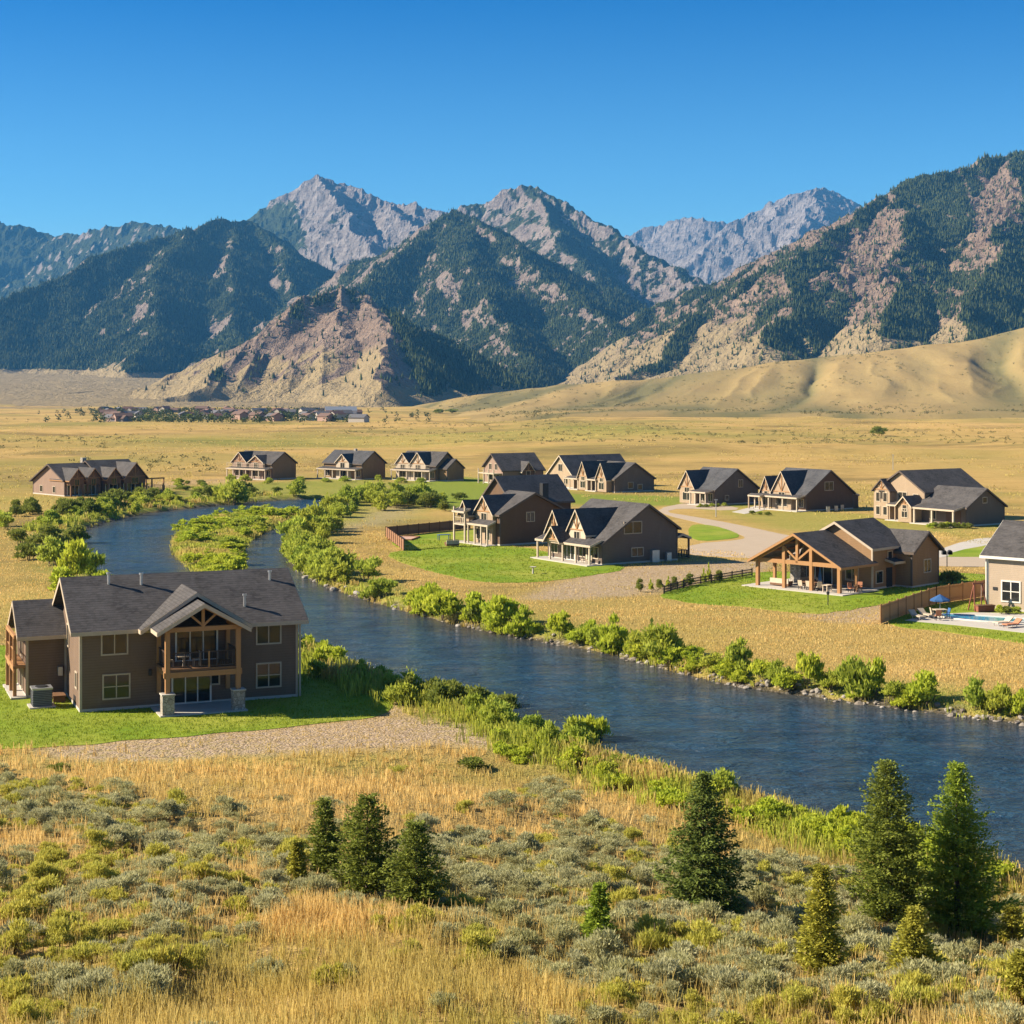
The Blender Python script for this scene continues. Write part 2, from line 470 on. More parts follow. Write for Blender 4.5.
# ------------------------------------------------------------------ mountains: crest lines with spurs, max of roof-shaped flanks
# (crest points as column, row, distance; flank slope; forest share; rock tone 0 tan .. 1 pale grey; spur spacing)
CRESTS = [
    ([(-330, 235, 8200), (-150, 226, 8000), (-40, 215, 8000), (0, 219, 8000), (48, 233, 8000), (75, 236, 7900), (110, 225, 7800), (137, 221, 7800), (168, 226, 7600), (240, 250, 7400)], .62, .7, .8, 420),
    ([(-420, 350, 3900), (-250, 345, 4000), (-100, 335, 4150), (0, 300, 4300), (60, 272, 4500), (110, 250, 4700), (180, 230, 4950), (228, 216, 5150), (252, 219, 5250), (276, 236, 5100), (292, 262, 4850), (300, 300, 4500)], .66, .72, .5, 300),
    ([(180, 228, 4900), (160, 280, 4400), (150, 330, 4000), (130, 372, 3600)], .62, .72, .45, 260),
    ([(240, 218, 5200), (225, 270, 4600), (235, 320, 4200), (225, 360, 3800)], .62, .74, .45, 260),
    ([(240, 222, 7000), (262, 208, 7000), (290, 190, 7000), (320, 175, 7000), (345, 184, 7000), (365, 193, 6950), (400, 200, 6900), (440, 208, 6800), (480, 232, 6700), (520, 260, 6600)], .80, .12, .95, 300),
    ([(320, 175, 7000), (346, 212, 6500), (374, 250, 6000), (398, 288, 5500)], .80, .10, .95, 260),
    ([(390, 198, 6900), (412, 226, 6400), (432, 258, 5900)], .75, .15, .95, 260),
    ([(420, 238, 5900), (440, 222, 5800), (468, 203, 5700), (500, 191, 5700), (530, 185, 5700), (552, 192, 5600), (600, 222, 5400), (640, 246, 5150), (680, 272, 4850), (720, 297, 4500), (760, 320, 4300)], .74, .38, .75, 280),
    ([(530, 185, 5700), (560, 240, 5000), (600, 285, 4500), (640, 330, 4000)], .70, .6, .6, 280),
    ([(290, 345, 3500), (330, 305, 3700), (358, 280, 3850), (390, 257, 4050), (420, 235, 4250), (453, 209, 4450), (475, 214, 4400), (500, 232, 4200), (550, 272, 3850), (600, 312, 3500), (640, 345, 3250), (668, 372, 3050)], .66, .70, .45, 240),
    ([(453, 209, 4450), (480, 270, 3800), (500, 320, 3400), (520, 362, 3050)], .62, .72, .4, 230),
    ([(175, 398, 2350), (210, 378, 2450), (255, 343, 2550), (300, 307, 2650), (322, 296, 2700), (345, 283, 2750), (362, 287, 2750), (380, 300, 2700), (400, 330, 2600), (412, 362, 2480), (425, 392, 2350)], .60, .25, .12, 190),
    ([(345, 283, 2750), (350, 310, 2600), (352, 340, 2450)], .58, .0, .1, 260),
    ([(374, 294, 2730), (390, 340, 2400), (398, 388, 2080)], .56, .0, .1, 260),
    ([(600, 250, 9500), (640, 229, 9500), (680, 216, 9500), (700, 218, 9400), (725, 222, 9400), (760, 245, 9300)], .75, .08, 1.0, 420),
    ([(660, 285, 8200), (690, 258, 8400), (722, 232, 8600), (755, 208, 8800), (790, 194, 8800), (820, 185, 8800), (850, 197, 8800), (875, 210, 8800), (930, 240, 8600)], .72, .06, 1.0, 380),
    ([(820, 185, 8800), (800, 235, 7900), (760, 280, 7200)], .7, .1, 1.0, 330),
    ([(618, 386, 2400), (640, 374, 2600), (662, 352, 2750), (695, 326, 2850), (740, 291, 3000), (800, 246, 3200), (850, 213, 3350), (900, 189, 3500), (960, 166, 3600), (1024, 147, 3700), (1100, 138, 3800), (1200, 125, 3900), (1350, 140, 4000), (1500, 170, 4000)], .60, .64, .08, 210),
    ([(900, 189, 3500), (905, 225, 3100), (900, 285, 2700), (880, 335, 2420)], .66, .55, .05, 160),
    ([(1024, 147, 3700), (1010, 215, 3100), (975, 285, 2700), (960, 330, 2450)], .62, .75, .05, 200),
    ([(1100, 138, 3800), (1110, 220, 3100), (1090, 290, 2700)], .6, .8, .05, 220),
    ([(800, 246, 3200), (790, 290, 2800), (770, 340, 2500)], .6, .6, .05, 180),
]
rs = np.random.default_rng(3)
SEG = []   # (a xyz, b xyz, slope, mass)
def addline(pts, slope, mass):
    for a, b in zip(pts[:-1], pts[1:]): SEG.append((a, b, slope, mass))
def spurs(pts, slope, mass, gap, level):
    acc = gap * rs.uniform(.2, .8)
    for a, b in zip(pts[:-1], pts[1:]):
        L = np.linalg.norm((b - a)[:2])
        if L < 1: continue
        t = (b - a)[:2] / L
        s = acc
        while s < L:
            p = a + (b - a) * s / L
            for side in (-1, 1):
                if rs.random() < .12: continue
                nrm = np.array([-t[1], t[0]]) * side
                fall = -(b - a)[2] / L
                dirn = nrm + t * (np.clip(fall, -.6, .6) * 1.1 + rs.uniform(-.35, .35)); dirn /= np.linalg.norm(dirn)
                sl = slope * rs.uniform(.70, .92)
                if level == 2: sl = slope * rs.uniform(.82, .97)
                q = p.copy(); q[2] -= gap * .02
                ln = [q.copy()]
                tot = (p[2] + 20) / sl * rs.uniform(.7, 1.0) if level == 1 else gap * rs.uniform(1.0, 2.2)
                k = 4 if level == 1 else 2
                for j in range(k):
                    dirn = dirn + np.array([-dirn[1], dirn[0]]) * rs.uniform(-.3, .3); dirn /= np.linalg.norm(dirn)
                    st_ = tot / k
                    q = q + np.array([dirn[0] * st_, dirn[1] * st_, -sl * st_ * rs.uniform(.8, 1.2)])
                    ln.append(q.copy())
                    if q[2] < -20: break
                addline(ln, slope * (1.06 if level == 1 else 1.12), mass)
                if level == 1: spurs(ln, slope * 1.05, mass, gap * .42, 2)
            s += gap * rs.uniform(.7, 1.3)
        acc = s - L
for i, (pp, slope, *_r) in enumerate(CRESTS):
    pts = [np.array(PD(*p)) for p in pp]
    addline(pts, slope, i)
    spurs(pts, slope, i, _r[2], 1)

m_rows = np.concatenate([np.geomspace(1700, 4600, 560)[:-1], np.geomspace(4600, 10500, 330)])
m_cols = np.concatenate([np.arange(-420, -30, 5.0), np.arange(-30, 1056, 1.6), np.arange(1056, 1500, 5.0)])
MX, MY = polar(m_cols, m_rows)
H = np.full(MX.shape, -60.0); MASS = np.zeros(MX.shape, np.int16); FALL = np.zeros(MX.shape)
wxn = (fbm(MX / 160.0, MY / 160.0, 4) - .5) * 110; wyn = (fbm(MX / 160.0 + 50, MY / 160.0, 4) - .5) * 110
WX, WY = MX + wxn * .8, MY + wyn * .8
for a, b, slope, mass in SEG:
    rad = (max(a[2], b[2]) + 60) / slope + 70
    y0, y1 = min(a[1], b[1]) - rad, max(a[1], b[1]) + rad
    r0, r1 = np.searchsorted(m_rows, [y0, y1])
    if r1 - r0 < 1: continue
    pxs = [CX + F * (xx + o) / max(yy, 900) for xx, yy in ((a[0], a[1]), (b[0], b[1])) for o in (-rad, rad)]
    ylo = max(y0, 900)
    pxs += [CX + F * (min(a[0], b[0]) - rad) / ylo, CX + F * (max(a[0], b[0]) + rad) / ylo]
    c0, c1 = np.searchsorted(m_cols, [min(pxs), max(pxs)])
    if c1 - c0 < 1: continue
    X = WX[r0:r1, c0:c1]; Y = WY[r0:r1, c0:c1]
    ex, ey = b[0] - a[0], b[1] - a[1]; L2 = ex * ex + ey * ey + 1e-9
    t = np.clip(((X - a[0]) * ex + (Y - a[1]) * ey) / L2, 0, 1)
    r = np.hypot(X - a[0] - t * ex, Y - a[1] - t * ey)
    zc = a[2] + (b[2] - a[2]) * t
    h = zc - slope * r * (1.0 - .10 * np.minimum(r / 900.0, 1))
    cur = H[r0:r1, c0:c1]
    m = h > cur
    cur[m] = h[m]; MASS[r0:r1, c0:c1][m] = mass
# foothills: smooth rounded swells in front of the right-hand mountain
def crest_swell(pts, front, back):
    pts = [np.array(PD(*p)) for p in pts]
    out = np.full(MX.shape, -60.0)
    warp = (fbm(MX / 130.0, MY / 400.0, 3) - .5) * 150
    for a, b in zip(pts[:-1], pts[1:]):
        ex, ey = b[0] - a[0], b[1] - a[1]; L2 = ex * ex + ey * ey
        t = np.clip(((MX - a[0]) * ex + (MY - a[1]) * ey) / L2, 0, 1)
        qx, qy = MX - a[0] - t * ex, MY - a[1] - t * ey
        side = qx * ey - qy * ex
        r = np.hypot(qx, qy)
        zc = a[2] + (b[2] - a[2]) * t
        out = np.maximum(out, zc - 6 - front * np.maximum(r + warp * sstep(30, 250, r), 0) ** 1.0 * .5 - 0.00016 * r * r)
    return out
H += (ridged(WX / 110., WY / 110., 4) - .55) * 16 * sstep(50, 200, H) + (fbm(MX / 40., MY / 40., 4) - .5) * 15 * sstep(10, 120, H)
_tn = np.array([c[3] for c in CRESTS])[MASS]
H += np.where(_tn > .7, (ridged(WX / 85., WY / 85., 4, .6) - .5) * 34 * sstep(200, 420, H), 0)
PLAIN = 10 * sstep(1700, 3000, MY) + 55 * sstep(2300, 4200, MY) * sstep(300, -900, MX * 3000 / MY) + (fbm(MX / 260., MY / 260., 3) - .5) * 8
H = np.maximum(H, PLAIN - 2)
skirt = np.exp(-np.clip(H - PLAIN, 0, None) / 30.0)
rock_m = np.zeros(MX.shape); forest_m = np.zeros(MX.shape)
fo = np.array([c[2] for c in CRESTS]); ro = np.array([c[3] for c in CRESTS])
forest_m = fo[MASS]; tone = ro[MASS]
gyz, gxz = np.gradient(H)
dX = np.gradient(MX, axis=1); dY = np.gradient(MY, axis=0)
sx_ = gxz / dX; sy_ = gyz / dY
# woods prefer the side away from the sun
aspect = np.clip((sx_ * -.92 + sy_ * .39) * 1.6, -1, 1)     # >0 faces away from the sun
nn = fbm(MX / 170., MY / 170., 5, .6)
fo_v = forest_m * 1.35 - .33 + aspect * .62 * np.where(forest_m > .15, 1, .25) + (nn - .5) * 1.05
fo_v -= sstep(.85, 1.25, np.hypot(sx_, sy_)) * .55
high = sstep(760, 980, H + (nn - .5) * 200)
fo_v -= high * 1.2
grass_v = skirt * 1.25 + (fbm(MX / 90., MY / 90., 3) - .5) * .5
m5 = np.isin(MASS, [11, 12, 13])
grass_v += np.where(m5, sstep(115, 45, H) * .8 * sstep(.2, -.2, aspect), 0)
m7 = MASS >= 17
grass_v += np.where(m7, sstep(210, 60, H + (nn - .5) * 120) * .8, 0)
fo_v -= np.clip(grass_v - .3, 0, 1) * np.where(m7 | m5, 1.2, .5)
ppx = CX + F * MX / MY; ppy = YH - (H - CAMZ) * F / MY
cliff = np.where(m7, np.exp(-(((ppx - 870) / 75) ** 2 + ((ppy - 262) / 45) ** 2) ** 1.5), 0)
cliff = np.maximum(cliff, np.where(m7, np.exp(-(((ppx - 1005) / 40) ** 2 + ((ppy - 215) / 55) ** 2) ** 1.5), 0))
m3l = np.isin(MASS, [4, 5])
fo_v += np.where(m3l, 1.3 * sstep(14, -14, ppx - (300 + (ppy - 215) * .05) + (nn - .5) * 30) * sstep(186, 222, ppy + (nn - .5) * 30), 0)  # dark forest on the grey peak's left face, also painting in its shade
fo_v += np.where(m5, np.where(ppx > 378 + (ppy - 283) * .3 + (nn - .5) * 40, .9, -.5), 0)
fo_v -= cliff * .85
H += cliff * (ridged(MX / 60., MY / 60., 3) - .5) * 30
_st = 17.0; _hh = H + (fbm(MX / 120., MY / 120., 3) - .5) * 40; _f = (_hh / _st) % 1.0
H += cliff * (sstep(.35, .65, _f) - _f) * _st * .75
H += np.where(m5, (ridged((ppx - 345) / np.maximum(14, (ppy - 200) * .22), ppy / 400., 2) - .5) * 14 * sstep(150, 60, H) * sstep(8, 40, H), 0)
fo_v = sstep(-.15, .35, fo_v) * sstep(4, 14, H - PLAIN)
H = H + (ridged(MX / 95., MY / 95., 3, .6) - .55) * 14 * sstep(60, 160, H)
gr_v = sstep(.35, .75, grass_v)
mt_me = np_mesh('mountains', np.stack([MX, MY, H], -1).reshape(-1, 3), grid_faces(*MX.shape),
                attrs={'forest': fo_v.ravel(), 'grassy': gr_v.ravel(), 'tone': tone.ravel()}, smooth=False)
N = NT('mountain')
r1 = N.noise(.016, 6, .7); r2 = N.noise(.11, 4, .7); r3 = N.noise(.004, 3, .5)
rt = N.mix(N.ramp(r1, [(.3, 0), (.7, 1)]), (.18, .118, .078), (.34, .24, .165))
rg = N.mix(N.ramp(r1, [(.3, 0), (.7, 1)]), (.17, .150, .140), (.37, .325, .300))
rock = N.mix(N.attr('tone'), rt, rg)
rock = N.mix(N.math('MULTIPLY', N.ramp(r2, [(.42, 0), (.7, 1)]), .55), rock, (.11, .09, .08))
strat = N.noise(.02, 5, .7, N.obj((.35, .35, 4.5)))
rock = N.mix(N.math('MULTIPLY', N.ramp(strat, [(.45, 0), (.62, 1)]), .45), rock, (.13, .10, .085))
gcol = N.mix(r1, (.25, .185, .095), (.35, .27, .145))
gcol = N.mix(N.math('MULTIPLY', N.ramp(r2, [(.5, 0), (.75, 1)]), .4), gcol, (.20, .17, .075))
c = N.mix(N.attr('grassy'), rock, gcol)
fcol = N.mix(r2, (.028, .040, .016), (.066, .080, .032))
sp = N.noise(.11, 4, .8)
fm = N.math('ADD', N.attr('forest'), N.math('MULTIPLY', N.math('SUBTRACT', sp, .5), 2.3))
c = N.mix(N.ramp(fm, [(.38, 0), (.58, 1)]), c, fcol)
mt_mat = N.out(c, .95, N.bump(N.math('ADD', N.math('MULTIPLY', r1, 1.0), N.math('MULTIPLY', r2, .35)), 1.0, 26.0), .04)
mt = link('mountains', mt_me, None, [mt_mat]); mt['kind'] = 'structure'

# foothills: their own smooth sheet
h_rows = np.geomspace(1080, 2700, 240); h_cols = np.concatenate([np.arange(250, 1056, 2.0), np.arange(1056, 1700, 10.0)])
HX, HY = polar(h_cols, h_rows)
crest_px = np.array([250, 380, 430, 500, 600, 700, 800, 900, 960, 1024, 1100, 1300, 1700], float)
crest_py = np.array([412, 406, 400, 393, 386, 375, 364, 352, 345, 333, 324, 318, 320], float)
hp = CX + F * HX / HY
cy_ = np.interp(hp, crest_px, crest_py) + (fbm(hp / 60., hp * 0, 3) - .5) * 7
DC = 2050.0
zc = CAMZ - (cy_ - YH) * DC / F
v = fbm(HX / 80. - HY / 300. + fbm(HX / 70., HY / 220., 3) * .5, HY / 900. + 5, 2)       # spurs and hollows running down towards the plain
v = np.abs(v - .5) * 2
ed = 1430 - 60 * v + 90 * (vnoise(HX / 200., HY * 0 + 3) - .5) + 90 * sstep(900, 500, hp)
t = np.clip((HY - ed) / (DC - ed), 0, 1)
prof = sstep(0, 1, t) * .55 + t * .45
HZ = zc * prof * (1 - .34 * (1 - v) ** 2 * sstep(0, .25, t) * (1 - sstep(.62, 1.0, t)))
HZ = HZ - 3.6 * (1 - ridged(HX / 52. - HY / 230. + fbm(HX / 90., HY / 200., 2), HY / 700., 2)) * sstep(.04, .3, t) * (1 - sstep(.7, 1.0, t))
HZ = np.where(HY > DC, zc - (HY - DC) * .05, HZ)
terr = 5.0 * sstep(0, 1, (HY - 1120 - 30 * np.sin(HX / 90.)) / 60.) * sstep(380, 560, hp)
HZ = HZ + terr - 1.2 + (fbm(HX / 50., HY / 120., 4) - .5) * 1.6 * sstep(1150, 1300, HY) - 8 * sstep(520, 300, hp)
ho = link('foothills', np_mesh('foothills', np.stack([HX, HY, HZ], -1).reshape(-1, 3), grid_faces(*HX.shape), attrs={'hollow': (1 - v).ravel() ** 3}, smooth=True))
N = NT('foothill')
r1 = N.noise(.016, 7, .7, N.obj((1, .4, 1))); r2 = N.noise(.25, 4, .75)
c = N.mix(N.ramp(r1, [(.35, 0), (.65, 1)]), (.31, .212, .082), (.41, .292, .115))
c = N.mix(N.math('MULTIPLY', N.ramp(r2, [(.45, 0), (.75, 1)]), .45), c, (.22, .16, .065))
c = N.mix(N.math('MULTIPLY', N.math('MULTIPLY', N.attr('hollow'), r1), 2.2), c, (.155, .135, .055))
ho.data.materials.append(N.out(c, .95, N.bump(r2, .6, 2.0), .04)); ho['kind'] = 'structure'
# ------------------------------------------------------------------ air: one even volume round the whole valley
def box_mesh(name, lo, hi):
    V = [(x, y, z) for x in (lo[0], hi[0]) for y in (lo[1], hi[1]) for z in (lo[2], hi[2])]
    Fs = [(0, 1, 3, 2), (4, 6, 7, 5), (0, 4, 5, 1), (2, 3, 7, 6), (0, 2, 6, 4), (1, 5, 7, 3)]
    me = bpy.data.meshes.new(name); me.from_pydata(V, [], Fs); return me
HAZE = bpy.data.materials.new('haze_air'); HAZE.use_nodes = True
ht = HAZE.node_tree; ht.nodes.remove(ht.nodes['Principled BSDF'])
pv = ht.nodes.new('ShaderNodeVolumePrincipled')
pv.inputs['Color'].default_value = (.12, .47, 1.0, 1)
pv.inputs['Density'].default_value = 4.6e-5
pv.inputs['Anisotropy'].default_value = 0.0
ht.links.new(pv.outputs[0], ht.nodes['Material Output'].inputs['Volume'])
hz = link('haze', box_mesh('haze', (-9000, -300, -66), (9500, 10900, 1450)), None, [HAZE]); hz['kind'] = 'stuff'

# ------------------------------------------------------------------ the woods on the mountains: conifers too far and too many to count
elev = (H - CAMZ) / MY
vis = elev >= np.maximum.accumulate(elev, 0) - 1e-4
fw = np.where(vis, np.clip(fo_v, 0, 1) ** 1.6, 0)
area = np.clip(np.gradient(elev, axis=0) * F, 0.02, 4) * np.gradient(MX, axis=1) / MY * F
fw = fw * area * np.where((MY < 5200), 1, 0) * np.where((ppx > -60) & (ppx < 1090), 1, .25)
# scattered single trees on the open flanks
fw += np.where(vis & (MY < 4300) & (H > PLAIN + 8), .03, 0) * area * np.where(gr_v > .6, .45, 1) * np.where(m7, 4.0, 1)
pr = (fw / fw.sum()).ravel()
NTREE = 105000
ids = np.searchsorted(np.cumsum(pr), RNG.random(NTREE)).clip(0, pr.size - 1)
tx = MX.ravel()[ids] + RNG.normal(0, 3, NTREE); ty = MY.ravel()[ids] + RNG.normal(0, 3, NTREE); tz = H.ravel()[ids] - 1.0
def cone_field(name, x, y, z, h, w, tint, m):
    n = len(x); k = 5
    an = RNG.random((n, 1)) * 6.28 + np.arange(k) * 6.2832 / k
    rr = w[:, None] * RNG.uniform(.7, 1.2, (n, k))
    V = np.zeros((n, k + 1, 3), np.float32)
    V[:, :k, 0] = x[:, None] + np.cos(an) * rr; V[:, :k, 1] = y[:, None] + np.sin(an) * rr
    V[:, :k, 2] = z[:, None] + h[:, None] * RNG.uniform(.0, .14, (n, k))
    V[:, k, 0] = x; V[:, k, 1] = y; V[:, k, 2] = z + h
    b = (np.arange(n) * (k + 1))[:, None]
    i = np.arange(k)
    Fc = np.stack([b + i, b + (i + 1) % k, np.broadcast_to(b + k, (n, k))], -1).reshape(-1, 3)
    return link(name, np_mesh(name, V.reshape(-1, 3), Fc, attrs={'tint': np.repeat(tint, k + 1)}), None, [m])
N = NT('far_conifer')
conf_far = N.out(N.mix(N.attr('tint'), (.028, .040, .014), (.085, .100, .034)), .95, None, .05)
th = RNG.uniform(4, 10.5, NTREE) * np.where(ty > 3600, 1.15, 1.0)
fo_obj = cone_field('mountain_forest', tx, ty, tz, th, th * RNG.uniform(.17, .27, NTREE), RNG.random(NTREE), conf_far)
fo_obj['kind'] = 'stuff'

# ------------------------------------------------------------------ building kit
class MB:
    """collects boxes, bars and prisms; build() links them as one mesh object"""
    def __init__(s): s.v = []; s.f = []
    def box(s, a, b):
        x0, x1 = sorted((a[0], b[0])); y0, y1 = sorted((a[1], b[1])); z0, z1 = sorted((a[2], b[2]))
        n = len(s.v)
        s.v += [(x, y, z) for x in (x0, x1) for y in (y0, y1) for z in (z0, z1)]
        s.f += [tuple(n + i for i in q) for q in ((0, 1, 3, 2), (4, 6, 7, 5), (0, 4, 5, 1), (2, 3, 7, 6), (0, 2, 6, 4), (1, 5, 7, 3))]
        return s
    def prism(s, poly, vec):
        n = len(s.v); k = len(poly); v = Vector(vec)
        s.v += [tuple(Vector(p)) for p in poly] + [tuple(Vector(p) + v) for p in poly]
        s.f += [tuple(n + k - 1 - i for i in range(k)), tuple(n + k + i for i in range(k))]
        s.f += [(n + i, n + (i + 1) % k, n + k + (i + 1) % k, n + k + i) for i in range(k)]
        return s
    def bar(s, a, b, w, h=None):
        a = Vector(a); b = Vector(b); h = h or w
        d = (b - a).normalized()
        up = Vector((0, 0, 1)) if abs(d.z) < .95 else Vector((0, 1, 0))
        sx = d.cross(up).normalized() * (w / 2); sy = sx.normalized().cross(d) * (h / 2)
        return s.prism([a - sx - sy, a + sx - sy, a + sx + sy, a - sx + sy], b - a)
    def tube(s, a, b, r0, r1=None, k=10):
        a = Vector(a); b = Vector(b); r1 = r0 if r1 is None else r1
        d = (b - a).normalized(); up = Vector((0, 0, 1)) if abs(d.z) < .95 else Vector((0, 1, 0))
        u = d.cross(up).normalized(); w = u.cross(d); n = len(s.v)
        for p, r in ((a, r0), (b, r1)):
            s.v += [tuple(p + (u * math.cos(2 * math.pi * i / k) + w * math.sin(2 * math.pi * i / k)) * r) for i in range(k)]
        s.f += [(n + i, n + (i + 1) % k, n + k + (i + 1) % k, n + k + i) for i in range(k)]
        s.f += [tuple(n + k - 1 - i for i in range(k)), tuple(n + k + i for i in range(k))]
        return s
    def build(s, name, m, parent=None, loc=None, rz=0):
        me = bpy.data.meshes.new(name); me.from_pydata(s.v, [], s.f); me.validate(); 
        import bmesh
        bm = bmesh.new(); bm.from_mesh(me); bmesh.ops.recalc_face_normals(bm, faces=bm.faces); bm.to_mesh(me); bm.free()
        o = link(name, me, parent, [m])
        if loc: o.location = loc
        o.rotation_euler = (0, 0, rz)
        return o

def siding(name, c0, c1, lap=.18, st=.5):
    N = NT(name)
    w = N.wave(.314 / lap, N.obj(), 'Z')
    n1 = N.noise(.7, 4, .6); n2 = N.noise(14, 3, .6, N.obj((.25, .25, 1)))
    c = N.mix(n1, c0, c1)
    c = N.mix(N.math('MULTIPLY', n2, .3), c, tuple(x * .7 for x in c0))
    c = N.mix(N.ramp(w, [(.0, .5), (.22, 0)]), c, tuple(x * .45 for x in c0))
    c = N.mix(N.math('MULTIPLY', N.ramp(N.noise(1.3, 5, .7, N.obj((1, 1, .3))), [(.5, 0), (.8, 1)]), .3), c, tuple(x * 1.5 for x in c1))
    return N.out(c, .85, N.bump(w, st, .03), .15)
def plain(name, c0, c1=None, rough=.7, sc=3, spec=.2, bump=0, metal=0):
    N = NT(name)
    n1 = N.noise(sc, 4, .65)
    c = N.mix(N.ramp(n1, [(.3, 0), (.7, 1)]), c0, c1 or tuple(x * .8 for x in c0))
    return N.out(c, rough, N.bump(n1, .4, bump) if bump else None, spec, metal)
def shingle(name, c0, c1):
    N = NT(name)
    cell = N.voro(3.2, N.obj((1, 1.6, 2.4)), out='Color')
    n1 = N.noise(.5, 4, .6); n2 = N.noise(12, 3, .7)
    c = N.mix(N.ramp(cell, [(.2, 0), (.8, 1)]), c0, c1)
    c = N.mix(N.math('MULTIPLY', N.ramp(n1, [(.35, 0), (.7, 1)]), .6), c, tuple(x * 1.45 for x in c1))
    c = N.mix(N.math('MULTIPLY', N.ramp(n2, [(.45, 0), (.75, 1)]), .35), c, tuple(x * .5 for x in c0))
    cw = N.wave(.314 / .13, N.obj(), 'Z')
    c = N.mix(N.ramp(cw, [(.0, .55), (.3, 0)]), c, tuple(x * .35 for x in c0))
    return N.out(c, .9, N.bump(N.math('ADD', cell, n2), .45, .02), .12)
def wood(name, c0, c1):
    N = NT(name)
    n1 = N.noise(4, 4, .6, N.obj((1, 1, .25))); n2 = N.noise(30, 2, .6, N.obj((1, 1, .1)))
    c = N.mix(n1, c0, c1)
    return N.out(N.mix(N.math('MULTIPLY', n2, .3), c, tuple(x * .5 for x in c0)), .7, N.bump(n2, .2, .01), .2)
M = {}
M['taupe'] = siding('taupe_siding', (.165, .112, .078), (.19, .132, .094))
M['grey'] = siding('grey_brown_siding', (.15, .115, .09), (.175, .135, .105))
M['brown'] = siding('brown_siding', (.13, .08, .05), (.155, .095, .06))
M['umber'] = siding('umber_siding', (.27, .165, .085), (.31, .19, .10))
M['rose'] = siding('rose_brown_siding', (.26, .18, .135), (.30, .205, .155))
M['beige'] = siding('beige_siding', (.42, .325, .235), (.46, .36, .265))
M['cream'] = siding('cream_siding', (.34, .25, .165), (.39, .29, .195))
M['roof'] = shingle('charcoal_shingle', (.050, .046, .045), (.090, .083, .080))
M['roof2'] = shingle('blue_grey_shingle', (.048, .049, .054), (.082, .081, .084))
M['trim'] = plain('beige_trim', (.42, .34, .25), (.48, .39, .29), .6)
M['dtrim'] = plain('dark_trim', (.10, .075, .06), (.12, .09, .07), .6)
M['white'] = plain('tan_paint', (.44, .36, .26), (.52, .43, .32), .6)
M['bright'] = plain('white_paint', (.66, .62, .54), (.72, .68, .6), .55)
M['timber'] = wood('honey_timber', (.35, .18, .075), (.43, .23, .10))
M['dtimber'] = wood('dark_timber', (.16, .085, .045), (.21, .115, .06))
M['rail'] = plain('dark_rail', (.05, .035, .03), (.07, .05, .04), .5)
M['metal'] = plain('grey_metal', (.42, .42, .42), (.5, .5, .5), .4, metal=.7)
M['black'] = plain('black_metal', (.025, .025, .027), (.04, .04, .04), .5)
M['blue'] = plain('blue_fabric', (.03, .09, .22), (.04, .11, .27), .8)
M['red'] = plain('red_paint', (.20, .075, .045), (.25, .09, .055), .6)
M['conc'] = conc
N = NT('stone_pier')
v = N.voro(4.0, out='Color'); v2 = N.voro(4.0, feature='DISTANCE_TO_EDGE')
c = N.mix(N.ramp(v, [(.2, 0), (.8, 1)]), (.26, .23, .19), (.48, .43, .36))
M['stone'] = N.out(N.mix(N.ramp(v2, [(.0, 1), (.08, 0)]), c, (.13, .11, .09)), .9, N.bump(v2, .6, .04), .1)
N = NT('window_glass')
n1 = N.noise(.6, 2, .5)
M['glass'] = N.out(N.mix(n1, (.012, .014, .014), (.035, .035, .03)), .06, N.bump(N.noise(.9, 2, .5), .04, .05), .6)
N = NT('pool_tile')
M['pool'] = N.out(N.mix(N.noise(2, 3, .6), (.03, .22, .32), (.06, .32, .42)), .08, N.bump(N.noise(3, 3, .6), .25, .05), .5)

def V3(face, c, u, n, z):
    return {'f': (u, c - n, z), 'b': (u, c + n, z), 'l': (c - n, u, z), 'r': (c + n, u, z)}[face]

